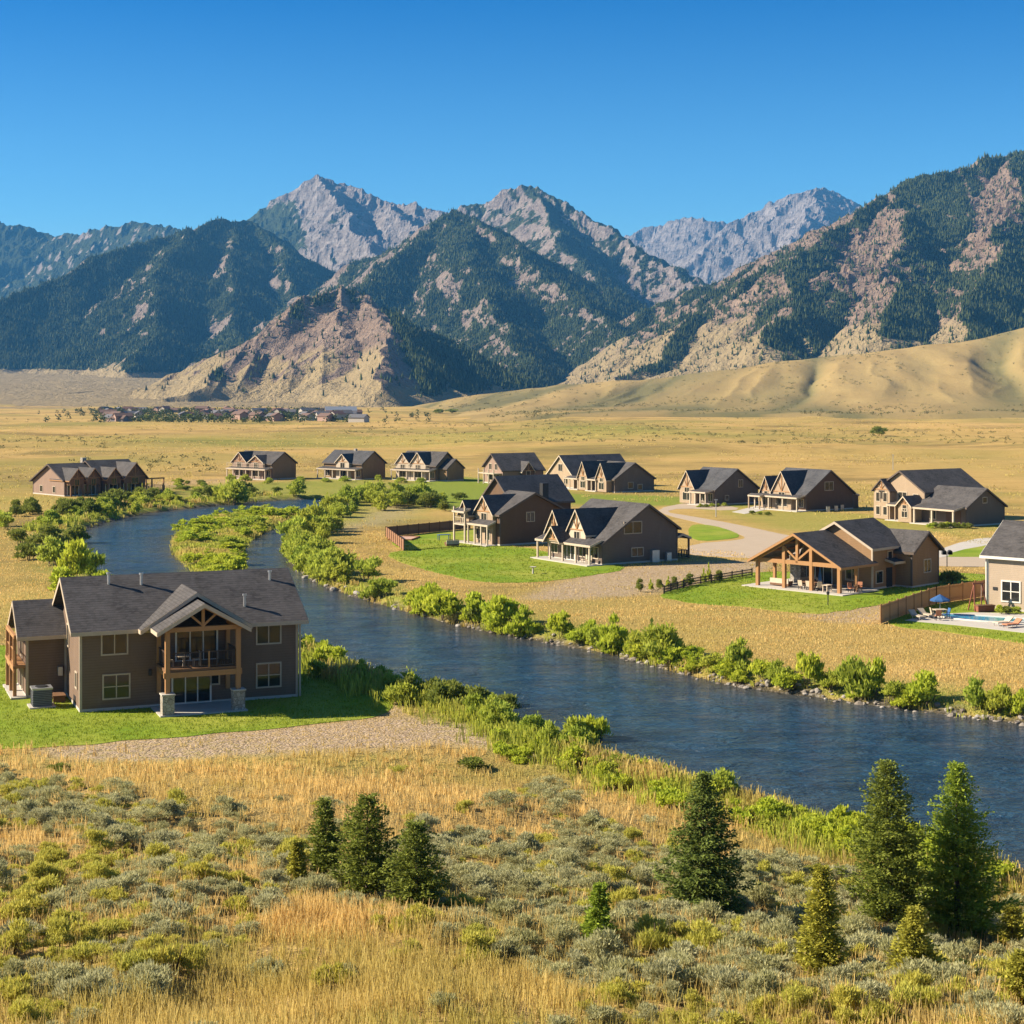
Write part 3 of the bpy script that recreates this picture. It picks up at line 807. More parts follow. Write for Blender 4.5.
class House:
    def __init__(s, name, label, loc, ang, group=None, cat='house'):
        s.r = empty(name, loc, R(ang)); tag(s.r, label, cat, group)
        s.wall = None; s.ang = ang
    def block(s, x0, x1, y0, y1, ze, zr, yr=None, ax='x', oh=.45, og=.45, wall='taupe', roof='roof', trim='trim', z0=-.15, th=.2, fnd=True, wname='wall', rname='roof'):
        """gabled block; ridge along ax; ze is the eave on the low-coordinate side; yr where the ridge lies"""
        a0, a1, b0, b1 = (x0, x1, y0, y1) if ax == 'x' else (y0, y1, x0, x1)   # a along the ridge, b across
        if yr is None: yr = (b0 + b1) / 2
        sl = (zr - ze) / (yr - b0); ze2 = zr - sl * (b1 - yr)
        q = (lambda a, b, z: (a, b, z)) if ax == 'x' else (lambda a, b, z: (b, a, z))
        w = None
        if wall:
            m = MB(); t = .06
            m.prism([q(a0, b0, z0), q(a0, b1, z0), q(a0, b1, ze2 - t), q(a0, yr, zr - t), q(a0, b0, ze - t)], q(a1 - a0, 0, 0))
            w = m.build(wname, M[wall], s.r); s.wall = w
            if fnd:
                e = .03
                m = MB(); m.box((x0 - e, y0 - e, z0), (x1 + e, y1 + e, .22)); m.build('foundation', M['conc'], s.r)
                k_ = .045
                cz = {(b0): ze, (b1): ze2}
                for aa in (a0, a1):
                    for bb in (b0, b1):
                        sa = 1 if aa == a0 else -1; sb = 1 if bb == b0 else -1
                        MB().box(q(aa - sa * k_, bb - sb * k_, .221), q(aa + sa * .13, bb + sb * .13, cz[bb] - .1)).build('corner_trim', M[trim], s.r)
        m = MB()
        A0, A1 = a0 - og, a1 + og
        for sg, be, bz in ((-1, b0 - oh, ze - sl * oh), (1, b1 + oh, ze2 - sl * oh)):
            m.prism([q(A0, yr, zr), q(A0, be, bz), q(A0, be, bz + th), q(A0, yr, zr + th)], q(A1 - A0, 0, 0))
        r = m.build(rname, M[roof], s.r)
        m = MB(); e = .035; hh = th + .1
        for be, bz in ((b0 - oh, ze - sl * oh), (b1 + oh, ze2 - sl * oh)):
            sg = -1 if be < yr else 1
            for aa, dd in ((A0, -e), (A1, e)):
                m.prism([q(aa, yr, zr - .1), q(aa, be, bz - .1), q(aa, be, bz + th - .02), q(aa, yr, zr + th - .02)], q(dd, 0, 0))
            m.box(q(A0 + .003, be, bz - .08), q(A1 - .003, be + sg * e, bz + th - .02))
        m.build('fascia', M[trim], r)
        s.last_roof = r
        return w
    def slope_z(s): pass
    def window(s, face, c, u, z, w, h, nx=2, ny=1, frame='trim', fw=.1, par=None, name='window'):
        m = MB(); o = .07
        B = lambda u0, u1, z0, z1, n0, n1: m.box(V3(face, c, u0, n0, z0), V3(face, c, u1, n1, z1))
        u0, u1, z1 = u - w / 2, u + w / 2, z + h
        B(u0 - fw, u1 + fw, z - fw, z, -.02, o); B(u0 - fw, u1 + fw, z1, z1 + fw, -.02, o)
        B(u0 - fw, u0, z, z1, -.02, o); B(u1, u1 + fw, z, z1, -.02, o)
        for i in range(1, nx):
            uu = u0 + w * i / nx; B(uu - fw * .35, uu + fw * .35, z, z1, -.02, o - .02)
        for i in range(1, ny):
            zz = z + h * i / ny; B(u0, u1, zz - fw * .3, zz + fw * .3, -.02, o - .024)
        f = m.build(name, M[frame], par or s.r)
        m2 = MB(); m2.box(V3(face, c, u0 - .002, -.03, z - .002), V3(face, c, u1 + .002, .015, z1 + .002)); m2.build('pane', M['glass'], f)
        return f
    def box(s, name, a, b, m, par=None):
        return MB().box(a, b).build(name, M[m], par or s.r)
    def post(s, x, y, z0, z1, w=.2, m='trim', name='post'):
        return s.box(name, (x - w / 2, y - w / 2, z0), (x + w / 2, y + w / 2, z1), m)
    def bar(s, name, a, b, w, m, h=None):
        return MB().bar(a, b, w, h).build(name, M[m], s.r)
    def rail(s, pts, z, h=1.0, m='rail', gap=.13, name='railing'):
        b = MB()
        for p, q in zip(pts[:-1], pts[1:]):
            p = Vector((p[0], p[1], z)); q = Vector((q[0], q[1], z)); L = (q - p).length
            b.bar(p + Vector((0, 0, h)), q + Vector((0, 0, h)), .08, .06); b.bar(p + Vector((0, 0, .12)), q + Vector((0, 0, .12)), .05)
            k = max(2, int(L / gap))
            for i in range(k + 1):
                c = p + (q - p) * i / k; b.bar(c + Vector((0, 0, .12)), c + Vector((0, 0, h)), .03 if i % 8 else .08)
        return b.build(name, M[m], s.r)
    def shed(s, x0, x1, y0, y1, zl, zh, roof='roof', trim='trim', th=.16, name='porch_roof'):
        """lean-to roof rising from y0 (zl) to y1 (zh)"""
        r = MB().prism([(x0, y0, zl), (x0, y1, zh), (x0, y1, zh + th), (x0, y0, zl + th)], (x1 - x0, 0, 0)).build(name, M[roof], s.r)
        m = MB(); m.box((x0 - .003, y0 - .04, zl - .1), (x1 + .003, y0 - .003, zl + th + .01))
        for xa, xb in ((x0 - .04, x0 - .003), (x1 + .003, x1 + .04)):
            m.prism([(xa, y0, zl - .1), (xa, y1, zh - .1), (xa, y1, zh + th), (xa, y0, zl + th)], (xb - xa, 0, 0))
        m.build('fascia', M[trim], r)
        return r
    def gable(s, xc, w, yf, yb, ze, zr, wall='cream', win=True, trim='white', oh=.35, og=.3, z0=0, roof='roof', wall_on=True):
        """cross gable whose ridge runs back into the main roof"""
        wl = s.block(xc - w / 2, xc + w / 2, yf, yb, ze, zr, ax='y', oh=oh, og=og, wall=wall if wall_on else None, roof=roof, trim=trim, z0=z0, th=.15, fnd=False, wname='gable_wall', rname='gable_roof')
        if wall_on:
            g = MB(); q = yf - .09; sl = (zr - ze) / (w / 2)
            g.box((xc - w / 2 + .1, q, ze + .02), (xc + w / 2 - .1, q + .07, ze + .16)); g.box((xc - .07, q - .02, ze + .163), (xc + .07, q + .05, zr - .28))
            for s_ in (-1, 1): g.bar((xc + s_ * .08, q + .02, ze + .2), (xc + s_ * w * .2, q + .02, ze + w * .3 * sl - .12), .09, .06)
            g.build('gable_truss', M['timber'], s.r)
        if win and wall_on: s.window('f', yf, xc, ze - 1.4 if ze > 3.4 else ze - .98, w * .3, min(1.2, .92 if ze <= 3.4 else 1.25), 2 if w > 3 else 1, 1, frame=trim)
        return wl

def corner(px, py, z=0): return P(px, py, z)
def from_right(c, ang, L):
    """origin of a house whose lower right front corner is at c"""
    return (c[0] - L * math.cos(R(ang)), c[1] - L * math.sin(R(ang)), 0)

# ------------------------------------------------------------------ the big house on the near bank
c = P(80, 713)
h = House('house', 'large taupe house on the near bank with timber balcony porch and grey shingle roof', (c[0], c[1], 0), 22.6)
W, D = 14.8, 10.0
w = h.block(0, W, 0, D, 5.5, 8.3, oh=.5, og=.65)
roof1 = h.last_roof
h.block(-2.7, -.01, 6.65, 12.3, 4.45, 6.3, oh=.45, og=.65)
# portico: two nested gables
h.block(4.35, 10.65, -1.3, 3.6, 5.62, 7.62, ax='y', oh=.6, og=.1, wall=None, rname='gable_roof')
h.block(4.95, 10.05, -3.5, -.1, 5.70, 7.15, ax='y', oh=.55, og=.3, wall=None, rname='portico_roof')
for x, y in ((5.15, -3.25), (9.85, -3.25)):
    h.post(x, y, 1.4, 5.6, .3, 'timber', 'porch_post')
    pr_ = h.post(x, y, -.1, 1.4, .78, 'stone', 'stone_pier')
    MB().box((x - .45, y - .45, 1.4), (x + .45, y + .45, 1.48)).build('cap', M['conc'], pr_)
for x in (5.15, 9.85): h.post(x, -.22, 1.0, 5.6, .26, 'timber', 'wall_post')
h.bar('tie_beam', (4.9, -3.25, 5.62), (10.1, -3.25, 5.62), .22, 'timber', .3)
h.bar('king_post', (7.5, -3.25, 5.7), (7.5, -3.25, 7.1), .2, 'timber')
h.bar('brace', (7.5, -3.25, 5.8), (6.6, -3.25, 6.6), .14, 'timber'); h.bar('brace', (7.5, -3.25, 5.8), (8.4, -3.25, 6.6), .14, 'timber')
for x0_, x1_ in ((5.0, 7.5), (10.0, 7.5)): h.bar('rafter', (x0_, -3.3, 5.72), (x1_, -3.3, 7.08), .18, 'timber', .22)
for x in (5.15, 9.85): h.bar('side_beam', (x, -3.3, 5.62), (x, -.1, 5.62), .22, 'timber', .28)
h.box('balcony_deck', (5.0, -3.3, 2.85), (10.0, -.03, 3.02), 'dtimber')
h.bar('deck_beam', (4.9, -3.28, 2.66), (10.1, -3.28, 2.66), .2, 'timber', .36)
for x in (5.15, 9.85): h.bar('deck_beam', (x, -3.2, 2.66), (x, -.1, 2.66), .18, 'timber', .34)
h.rail([(5.25, -3.25), (9.75, -3.25)], 3.02, 1.05); h.rail([(5.15, -3.1), (5.15, -.3)], 3.02, 1.05); h.rail([(9.85, -3.1), (9.85, -.3)], 3.02, 1.05)
h.post(7.9, -3.25, 3.02, 4.1, .1, 'timber', 'rail_post')
h.box('patio_slab', (4.6, -3.75, -.1), (10.4, -.03, .12), 'conc')
FR = 'bright'
def glass_door(h, face, c, u, z, w, hh, n):
    f = h.window(face, c, u, z + .05, w, hh, n, 1, frame=FR, fw=.11, name='glass_door')
    return f
glass_door(h, 'f', 0, 7.4, .12, 2.5, 2.05, 3)
glass_door(h, 'f', 0, 7.75, 3.02, 2.7, 2.1, 3)
h.window('f', 0, 9.0, 1.35, .5, .75, 1, 1)
for u, z, w_, hh, ny in ((2.25, 3.8, 1.6, 1.4, 1), (2.37, .85, 1.65, 1.5, 2), (12.75, 3.9, 1.6, 1.4, 1), (12.75, .9, 1.6, 1.55, 2)):
    h.window('f', 0, u, z, w_, hh, 2, ny)
h.window('l', 0, 5.6, 3.7, .7, 1.4, 1, 1); h.window('l', 0, 1.6, 1.45, .75, .95, 2, 1); h.window('l', 0, 6.9, 1.5, .5, 1.0, 1, 1)
h.box('crawl_vent', (-.03, 2.0, .28), (.02, 2.9, .75), 'black')
h.box('downspout', (W + .08, -.2, .1), (W + .2, -.08, 5.2), 'trim')
# wing: timber balcony on its sunny end
h.box('wing_slab', (-3.75, 6.4, -.1), (-2.73, 12.2, .16), 'conc')
for y in (7.0, 9.4, 11.8): h.post(-3.45, y, .16, 4.3, .24, 'timber', 'wing_post')
h.box('wing_deck', (-3.6, 6.75, 2.1), (-2.73, 12.1, 2.3), 'timber')
h.bar('wing_beam', (-3.45, 6.75, 2.0), (-3.45, 12.1, 2.0), .16, 'timber', .4)
h.rail([(-3.45, 6.8), (-3.45, 12.0)], 2.3, 1.0, 'timber')
h.bar('wing_beam', (-3.45, 6.65, 4.3), (-3.45, 12.1, 4.3), .2, 'timber', .26)
h.window('l', -2.7, 9.4, 2.6, 1.6, 1.5, 2, 1); h.window('l', -2.7, 9.4, .35, 1.8, 1.6, 2, 1)
h.box('meter_box', (-.6, 6.3, 1.5), (-.3, 6.64, 2.1), 'metal'); h.box('outdoor_lamp', (4.5, -.25, 2.2), (4.7, -.02, 2.6), 'black')
for vx, vy, hh in ((2.5, 4.1, .85), (4.7, 3.9, .85), (13.8, 3.8, .7), (11.35, 1.2, .9)):
    zz = 5.5 + (8.3 - 5.5) / 5 * vy + .15
    MB().tube((vx, vy, zz), (vx, vy, zz + hh), .09).tube((vx, vy, zz + hh - .12), (vx, vy, zz + hh), .15).build('vent_pipe', M['metal'], roof1)
HOME = h
def lw(h, x, y, z=0):
    a = R(h.ang); return (h.r.location.x + x * math.cos(a) - y * math.sin(a), h.r.location.y + x * math.sin(a) + y * math.cos(a), h.r.location.z + z)
def aircon(loc, rz, label, s=1.0):
    a = empty('air_conditioner', loc, R(rz)); tag(a, label, 'air conditioner')
    MB().box((-.62 * s, -.62 * s, .12), (.62 * s, .62 * s, 1.25 * s)).build('casing', plainm_ac, a)
    g = MB()
    for k in range(9): g.box((-.66 * s, -.66 * s, .2 + k * .115 * s), (.66 * s, .66 * s, .23 + k * .115 * s))
    g.build('louvre', M['black'], a)
    MB().box((-.68 * s, -.68 * s, 1.25 * s), (.68 * s, .68 * s, 1.36 * s)).build('lid', M['metal'], a)
    MB().tube((0, 0, 1.36 * s), (0, 0, 1.42 * s), .42 * s, .42 * s, 16).build('fan_guard', M['black'], a)
    MB().box((-.85 * s, -.85 * s, -.08), (.85 * s, .85 * s, .12)).build('pad', M['conc'], a)
plainm_ac = plain('ac_casing', (.17, .185, .20), (.21, .225, .24), .45)
aircon(lw(h, -2.1, 3.2), 22.6, 'grey air conditioning unit on a concrete pad beside the near-bank house')
def crate_stack(h, x, y):
    t = empty('storage_bench', lw(h, x, y), R(h.ang)); tag(t, 'low wooden bench against the sunlit end of the near-bank house', 'bench')
    MB().box((-.5, -.8, .42), (.4, .8, .5)).build('seat', M['dtimber'], t)
    for yy in (-.65, .65): MB().box((-.45, yy - .06, -.05), (.35, yy + .06, .42)).build('leg', M['dtimber'], t)
crate_stack(h, -.75, 4.9)
t = empty('balcony_table', lw(h, 6.4, -2.2, 3.02), R(22.6)); tag(t, 'small white table on the timber balcony', 'table')
MB().tube((0, 0, .68), (0, 0, .73), .5, .5, 16).build('tabletop', M['white'], t); MB().tube((0, 0, 0), (0, 0, .68), .05).build('leg', M['white'], t)
for i, (dx, dy) in enumerate(((-.9, 0), (.9, .1))):
    ch = empty('balcony_chair', lw(h, 6.4 + dx, -2.2 + dy, 3.02), R(22.6 + (180 if dx < 0 else 0)))
    tag(ch, ['white chair beside the balcony table nearest the outer post', 'white chair beside the balcony table nearest the glass door'][i], 'chair', 'balcony chairs')
    MB().box((-.24, -.24, .42), (.24, .24, .47)).build('seat', M['white'], ch); MB().box((.2, -.24, .47), (.25, .24, .95)).build('backrest', M['white'], ch)
    for lx in (-.2, .2):
        for ly in (-.2, .2): MB().box((lx - .02, ly - .02, 0), (lx + .02, ly + .02, .42)).build('leg', M['white'], ch)

# ------------------------------------------------------------------ shared facade of the far-bank houses
def porch(h, x0, x1, dep, zl, zh, n, post='white', slab=True, name='porch_post'):
    h.shed(x0 - .2, x1 + .2, -dep - .25, -.03, zl, zh)
    for i in range(n): h.post(x0 + (x1 - x0) * i / (n - 1), -dep, 0, zl, .2, post, name)
    if slab: h.box('porch_slab', (x0 - .35, -dep - .4, -.1), (x1 + .35, -.04, .14), 'conc')

def clutter(h, spots, m='cream'):
    """planters along the porch"""
    for x, y in spots:
        MB().tube((x, y, .1), (x, y, .75), .22, .3).tube((x, y, .75), (x, y, 1.3), .34, .1).build('planter', M[m], h.r)

# grey-brown house in front, with gabled porch
L, D = 11.6, 11.7
o = from_right(P(602, 565.6), -57, L)
h = House('house', 'grey brown house with two cream gables and a white porch above the middle lawn', o, -57)
w = h.block(0, L, 0, D, 2.65, 7.1, yr=7.0, wall='grey', oh=.35, og=.4, trim='dtrim')
h.gable(6.9, 3.6, -.4, 6.2, 4.0, 6.5, 'white', oh=.45, z0=2.0)
h.gable(2.8, 3.0, -1.0, 5.6, 3.9, 6.2, 'cream', oh=.45, z0=2.0)
h.gable(4.2, 3.0, -2.1, 1.6, 2.7, 4.3, 'cream', win=False, oh=.35, og=.4, z0=2.5)
h.shed(-.3, 11.7, -1.85, -.03, 2.35, 3.0)
for x in (.0, 2.8, 5.6, 8.4, 11.3): h.post(x, -1.65, 0, 2.4, .2, 'white', 'porch_post')
h.box('porch_slab', (-.6, -2.4, -.1), (11.8, -.04, .14), 'conc')
for u, w_ in ((1.4, 1.4), (7.6, 1.5), (10.0, 1.6)): h.window('f', 0, u, .8, w_, 1.3, 2, 1, 'white')
glass_door(h, 'f', 0, 4.6, .14, 2.4, 2.05, 3)
h.window('r', L, 4.7, 3.75, 2.6, 1.35, 2, 1, 'trim'); h.window('r', L, 5.4, .9, 1.7, .95, 2, 1, 'trim')
for k, (y, ww, hh) in enumerate(((7.9, 1.1, 1.5), (10.0, .7, 1.1))): h.box('utility_cabinet', (L + .03, y - ww / 2, 0), (L + .55, y + ww / 2, hh), 'metal')
h.block(8.3, L - .6, D + .01, D + 2.6, 2.6, 3.1, wall=None, oh=.1, og=.1, rname='back_porch_roof')
for x in (8.4, L - .7): h.post(x, D + 2.4, 0, 2.6, .2, 'dtimber', 'back_post')
h.rail([(8.4, D + 2.4), (L - .7, D + 2.4)], .1, 1.0); h.rail([(L - .7, D + .2), (L - .7, D + 2.4)], .1, 1.0)
for x, y, s_ in ((9.3, -1.0, .5), (10.5, -1.2, .4)):
    ch = empty('porch_chair', lw(h, x, y, .14), R(-57 + (20 if s_ < .45 else -15)))
    tag(ch, 'white porch chair at the near end of the cream gabled porch' if s_ < .45 else 'white porch chair set further back on the cream gabled porch', 'chair', 'porch chairs')
    MB().box((-.3, -.3, .4), (.3, .3, .48)).build('seat', M['white'], ch); MB().box((-.3, .24, .48), (.3, .31, 1.05)).build('backrest', M['white'], ch)
    for lx in (-.26, .26):
        for ly in (-.26, .26): MB().box((lx - .03, ly - .03, 0), (lx + .03, ly + .03, .4)).build('leg', M['white'], ch)
H9 = h

# brown house behind it
L = 6.0
o = from_right(P(500, 546), -57, L)
h = House('house', 'dark brown house with tall slate roof and two storey porch beside the fenced yard', o, -57)
h.block(0, L, 0, 11.2, 4.3, 7.0, wall='brown', oh=.4, og=.45, trim='dtrim')
h.block(-8.0, -.01, 6.0, 16.0, 5.5, 8.8, ax='y', wall='brown', oh=.5, og=.5, trim='dtrim', roof='roof2')
h.gable(2.7, 4.4, -.5, 5.0, 4.5, 6.7, 'cream', oh=.45, z0=.1, roof='roof2')
h.gable(-1.4, 2.4, -1.2, 6.2, 4.2, 5.8, 'cream', oh=.35, z0=2.6)
h.window('r', L, 5.0, 3.2, 1.2, 1.2, 2, 1, 'white')
h.shed(.4, 5.8, -1.9, -.55, 2.75, 3.3)
h.box('balcony_deck', (-2.8, -2.2, 2.5), (.35, 5.95, 2.68), 'white'); h.rail([(-2.7, -2.1), (.3, -2.1)], 2.68, .9, 'white', .3); h.rail([(-2.7, -2.1), (-2.7, 5.9)], 2.68, .9, 'white', .3)
[h.post(x, y, 0, 5.0 if y < 0 else 2.5, .22, 'white', 'balcony_post') for x, y in ((-2.7, -2.1), (.2, -2.1), (-2.7, 2.0), (-2.7, 5.6))]
h.shed(-3.0, .3, -2.3, -1.25, 4.3, 4.7, name='balcony_roof')
for x in (.6, 2.3, 4.0, 5.6): h.post(x, -1.8, 0, 2.75, .2, 'white', 'porch_post')
h.box('porch_slab', (-2.9, -2.3, -.1), (6.0, -.52, .14), 'conc')
for u in (-3.2, -.6): h.window('f', 6.0, u - 3, 3.3, 1.4, 1.3, 2, 1, 'white')
for u in (1.4, 3.6): h.window('f', -.5, u, .7, 1.2, 1.4, 2, 1, 'white')
h.box('chimney', (-.6, 11.0, 3.5), (.2, 12.0, 8.0), 'black')
H8 = h

# house behind the slate roof
h = House('house', 'small far brown house peeking over the tall slate roof, ridge end facing the meadow', (*P(503, 484.5)[:2], 0), 29)
h.block(0, 10.5, 0, 9, 3.2, 6.7, yr=5, wall='rose', oh=.4, og=.5, trim='dtrim')
h.gable(6.0, 3.0, -1.0, 4.0, 3.0, 5.0, 'brown', oh=.3)
for y, z in ((3.2, 3.2), (6.0, 3.2), (2.4, .8), (5.6, .8)): h.window('l', 0, y, z, 1.2, 1.3, 2, 1, 'white')
h.box('balcony_deck', (-2.2, .5, 2.3), (-.03, 8, 2.5), 'white')
for y in (.6, 3, 5.4, 7.9): h.post(-2.1, y, 0, 3.4, .22, 'white', 'balcony_post')
H6 = h

# long pale-fronted house, centre back
o = from_right(P(614.8, 492.7), -59, 13.5)
h = House('house', 'long far house with three steep pale gables and blue grey roofs', o, -59)
h.block(0, 13.5, 0, 10, 2.8, 6.0, wall='grey', oh=.35, og=.4, trim='dtrim')
h.block(-13.5, -3.0, .5, 16, 2.7, 6.9, ax='y', wall='cream', oh=.4, og=.4, trim='white', roof='roof2')
h.block(-3.0, -.01, 2, 9, 2.7, 5.2, wall='cream', oh=.3, og=.1, trim='white')
for x, wd_, zr in ((10.6, 3.6, 6.0), (3.6, 3.6, 6.1)): h.gable(x, wd_, -1.4, 4.9, 3.0, zr, 'cream', oh=.35, z0=.1)
porch(h, 5.6, 8.8, 1.6, 2.4, 2.8, 3)
porch(h, -3.2, 1.6, 1.4, 2.3, 2.7, 4)
for u in (-10.6, -6.0): h.window('f', .5, u, .9, 1.4, 1.5, 2, 1, 'white')
h.window('f', .5, -8.25, 3.6, 1.5, 1.5, 2, 1, 'white')
for u in (3.6, 10.6): h.window('f', -1.4, u, .6, 1.8, 1.5, 2, 1, 'white')
h.window('r', 13.5, 4.0, .8, 1.2, 1.2, 1, 1, 'trim'); h.window('r', 13.5, 6.4, .5, 1.1, 1.0, 1, 1, 'white')
H7 = h

def lodge(px, py, ang, L, D, ze, zr, label, wall='brown', front='cream', roof='roof2', gables=((.3, 3.4, 1.0), (.68, 3.2, .9)), yr=None, porch_span=None, win=(), lean=False, n=4, two=False, post='white', shed=True):
    o = from_right(P(px, py), ang, L)
    z = float(land(np.array([o[0]]), np.array([o[1]]))[0])
    h = House('house', label, (o[0], o[1], z), ang)
    h.block(0, L, 0, D, ze, zr, yr=yr, wall=wall, oh=.4, og=.4, trim='dtrim', roof=roof)
    ry = yr or D / 2
    for fx, wd_, pf in gables:
        zt_ = ze + (zr - ze) * pf
        h.gable(L * fx, wd_, -.9, ry * pf * .98, ze + .2, zt_ - .05, front, oh=.35, z0=.1, roof=roof)
        h.window('f', -.9, L * fx, .7, wd_ * .55, 1.4, 2, 1, 'white')
    a, b = porch_span or (0, L)
    if shed: porch(h, a, b, 2.2, 2.35, 2.8, n, post)
    for x in np.linspace(1.2, L - 1.2, 4):
        if all(abs(x - L * fx) > wd_ / 2 + .7 for fx, wd_, _ in gables): h.window('f', 0, float(x), .7, 1.2, 1.4, 2, 1, 'white')
    for y, z_, ww, hh in win: h.window('r', L, y, z_, ww, hh, 2, 1, 'trim')
    if two:
        h.box('balcony_deck', (a, -2.3, 2.45), (b, -.95, 2.6), 'white'); h.rail([(a, -2.3), (b, -2.3)], 2.95, .8, post, .35)
    if lean:
        h.block(L - 4.2, L - 1.0, D + .01, D + 2.4, 2.3, 2.7, wall=wall, oh=.15, og=.15, rname='shed_roof', fnd=False)
    return h
h = lodge(715, 505.4, -54, 8.8, 11, 2.9, 6.5, 'blue roofed house with pale porch where the concrete drive meets the road bend', 'grey', 'cream',
          gables=((.24, 4.2, .92),), win=((6.5, 3.2, 1.0, 1.3), (3.0, .9, .8, .8)), porch_span=(4.4, 8.6)); H10 = h
h = lodge(806, 511.5, -56, 10.8, 11.6, 3.0, 7.0, 'house with tall cream gable and cluttered porch beyond the second concrete drive', 'brown', 'cream',
          gables=((.52, 5.0, .97), (.14, 2.6, .7)), win=((5.6, 3.6, 2.0, 1.4),), lean=True); H11 = h
h.shed(-.6, 2.6, -3.4, -2.5, 2.3, 2.6, name='steep_awning'); [h.post(x, -3.3, 0, 2.3, .2, 'cream', 'corner_post') for x in (-.4, 2.4)]
# cream two-storey house
o = from_right(P(969, 526.5), -57, 9.5)
h = House('house', 'cream two storey house with dark garage wing and hedge along its porch', o, -57)
h.block(0, 9.5, -.6, 8.2, 3.0, 5.7, wall='grey', oh=.35, og=.4, trim='dtrim')
h.block(-10.5, -.01, .4, 14.2, 4.9, 8.0, ax='y', wall='cream', oh=.4, og=.45, trim='dtrim')
h.gable(-8.3, 3.6, -.9, 4.0, 4.9, 6.6, 'cream', oh=.3, z0=.1, trim='dtrim')
for u in (-9.1, -7.5): h.window('f', -.9, u, 3.0, .8, 1.4, 1, 1, 'white')
for u in (-9.1, -7.5): h.window('f', -.9, u, .8, .8, 1.3, 1, 1, 'white')
for u in (-4.9,): h.window('f', .4, u, 3.2, 1.8, 1.4, 2, 1, 'white')
h.window('f', .4, -2.0, 3.2, 1.0, 1.2, 1, 1, 'white')
h.gable(-1.2, 2.8, -3.0, 1.0, 2.9, 4.2, 'cream', oh=.4, og=.4, z0=.1, trim='white')
h.window('f', -3.0, -1.2, .9, 1.2, 1.3, 2, 1, 'white')
porch(h, -6.2, -3.0, 1.6, 2.5, 2.9, 3, 'cream')
h.shed(.4, 9.3, -3.2, -.64, 2.5, 3.05)
for x in (.9, 4.6, 9.0): h.post(x, -3.0, 0, 2.5, .26, 'white', 'porch_post')
h.box('porch_slab', (.2, -3.4, -.1), (9.4, -.7, .14), 'conc')
h.window('f', -.6, 2.6, .8, 1.2, 1.3, 2, 1, 'white'); h.box('garage_door', (5.4, -.67, .1), (8.4, -.58, 2.3), 'brown')
h.window('r', 9.5, 3.6, 3.6, .9, .8, 1, 1, 'trim')
H12 = h

# timber pavilion house
b_ = P(840, 594.5)
h = House('house', 'umber house with a great open timber pavilion over its patio on the far bank', (b_[0], b_[1], 0), 45)
L1 = 5.6
h.block(-.4, L1, -.3, 10.9, 2.95, 5.95, yr=5.3, wall=None, oh=.45, og=.5, trim='timber', rname='pavilion_roof')
h.block(L1, 12.2, -.35, 8.6, 4.5, 6.95, yr=4.1, wall='umber', oh=.4, og=.55, trim='trim')
h.block(L1 + .3, 12.0, 8.62, 11.2, 2.9, 3.6, yr=8.9, wall='umber', oh=.3, og=.1, trim='trim')
h.block(10.1, 15.6, -2.4, 5.0, 4.0, 5.85, ax='y', wall='umber', oh=.4, og=.5, trim='dtrim')
for y in (0, 3.5, 7.0, 10.5): h.post(-.1, y, .1, 2.9 if y in (0, 10.5) else 4.6, .36, 'timber', 'pavilion_post')
for y in (5.3,): h.post(-.1, y, 2.9, 5.9, .3, 'timber', 'king_post')
h.post(3.0, 0, .1, 2.9, .3, 'timber', 'pavilion_post'); h.post(3.0, 10.5, .1, 2.9, .3, 'timber', 'pavilion_post')
h.bar('tie_beam', (-.1, -.2, 2.95), (-.1, 10.7, 2.95), .3, 'timber', .42)
for y in (0, 10.5): h.bar('side_beam', (-.3, y, 2.78), (L1 - .03, y, 2.78), .28, 'timber', .34)
for ya in (-.25, 10.85): h.bar('rafter', (-.35, ya, 2.85), (-.35, 5.3, 5.85), .26, 'timber', .34)
for y, z in ((1.8, 4.0), (3.5, 4.9), (7.0, 4.9), (8.8, 4.0)): h.bar('purlin', (-.3, y, z), (L1 - .03, y, z), .16, 'timber', .2)
h.bar('strut', (-.1, 5.3, 3.2), (-.1, 3.4, 4.7), .2, 'timber'); h.bar('strut', (-.1, 5.3, 3.2), (-.1, 7.2, 4.7), .2, 'timber')
h.box('patio_slab', (-1.3, -1.2, -.1), (L1 - .02, 11.8, .13), 'conc')
glass_door(h, 'l', L1, 6.4, .1, 3.2, 2.1, 3); h.window('l', L1, 2.2, .9, 1.5, 1.2, 2, 1, 'white'); h.window('l', L1, 4.1, 3.4, 1.6, .9, 2, 1, 'white')
h.box('stone_fireplace', (4.6, 8.2, .13), (L1 - .02, 9.6, 3.2), 'stone')
h.window('f', -.35, 9.0, 2.9, .8, 1.0, 1, 1, 'white'); h.window('f', -.35, 6.9, .7, 1.2, 1.2, 1, 1, 'trim')
h.window('f', -2.4, 13.2, 1.55, 1.3, 1.3, 2, 1, 'white')
h.box('entry_door', (8.3, -.42, .1), (9.4, -.36, 2.2), 'black'); h.box('outdoor_lamp', (9.6, -.5, 2.3), (9.8, -.36, 2.6), 'metal')
h.shed(8.0, 10.08, -1.6, -.38, 2.75, 3.05, name='entry_roof')
H13 = h

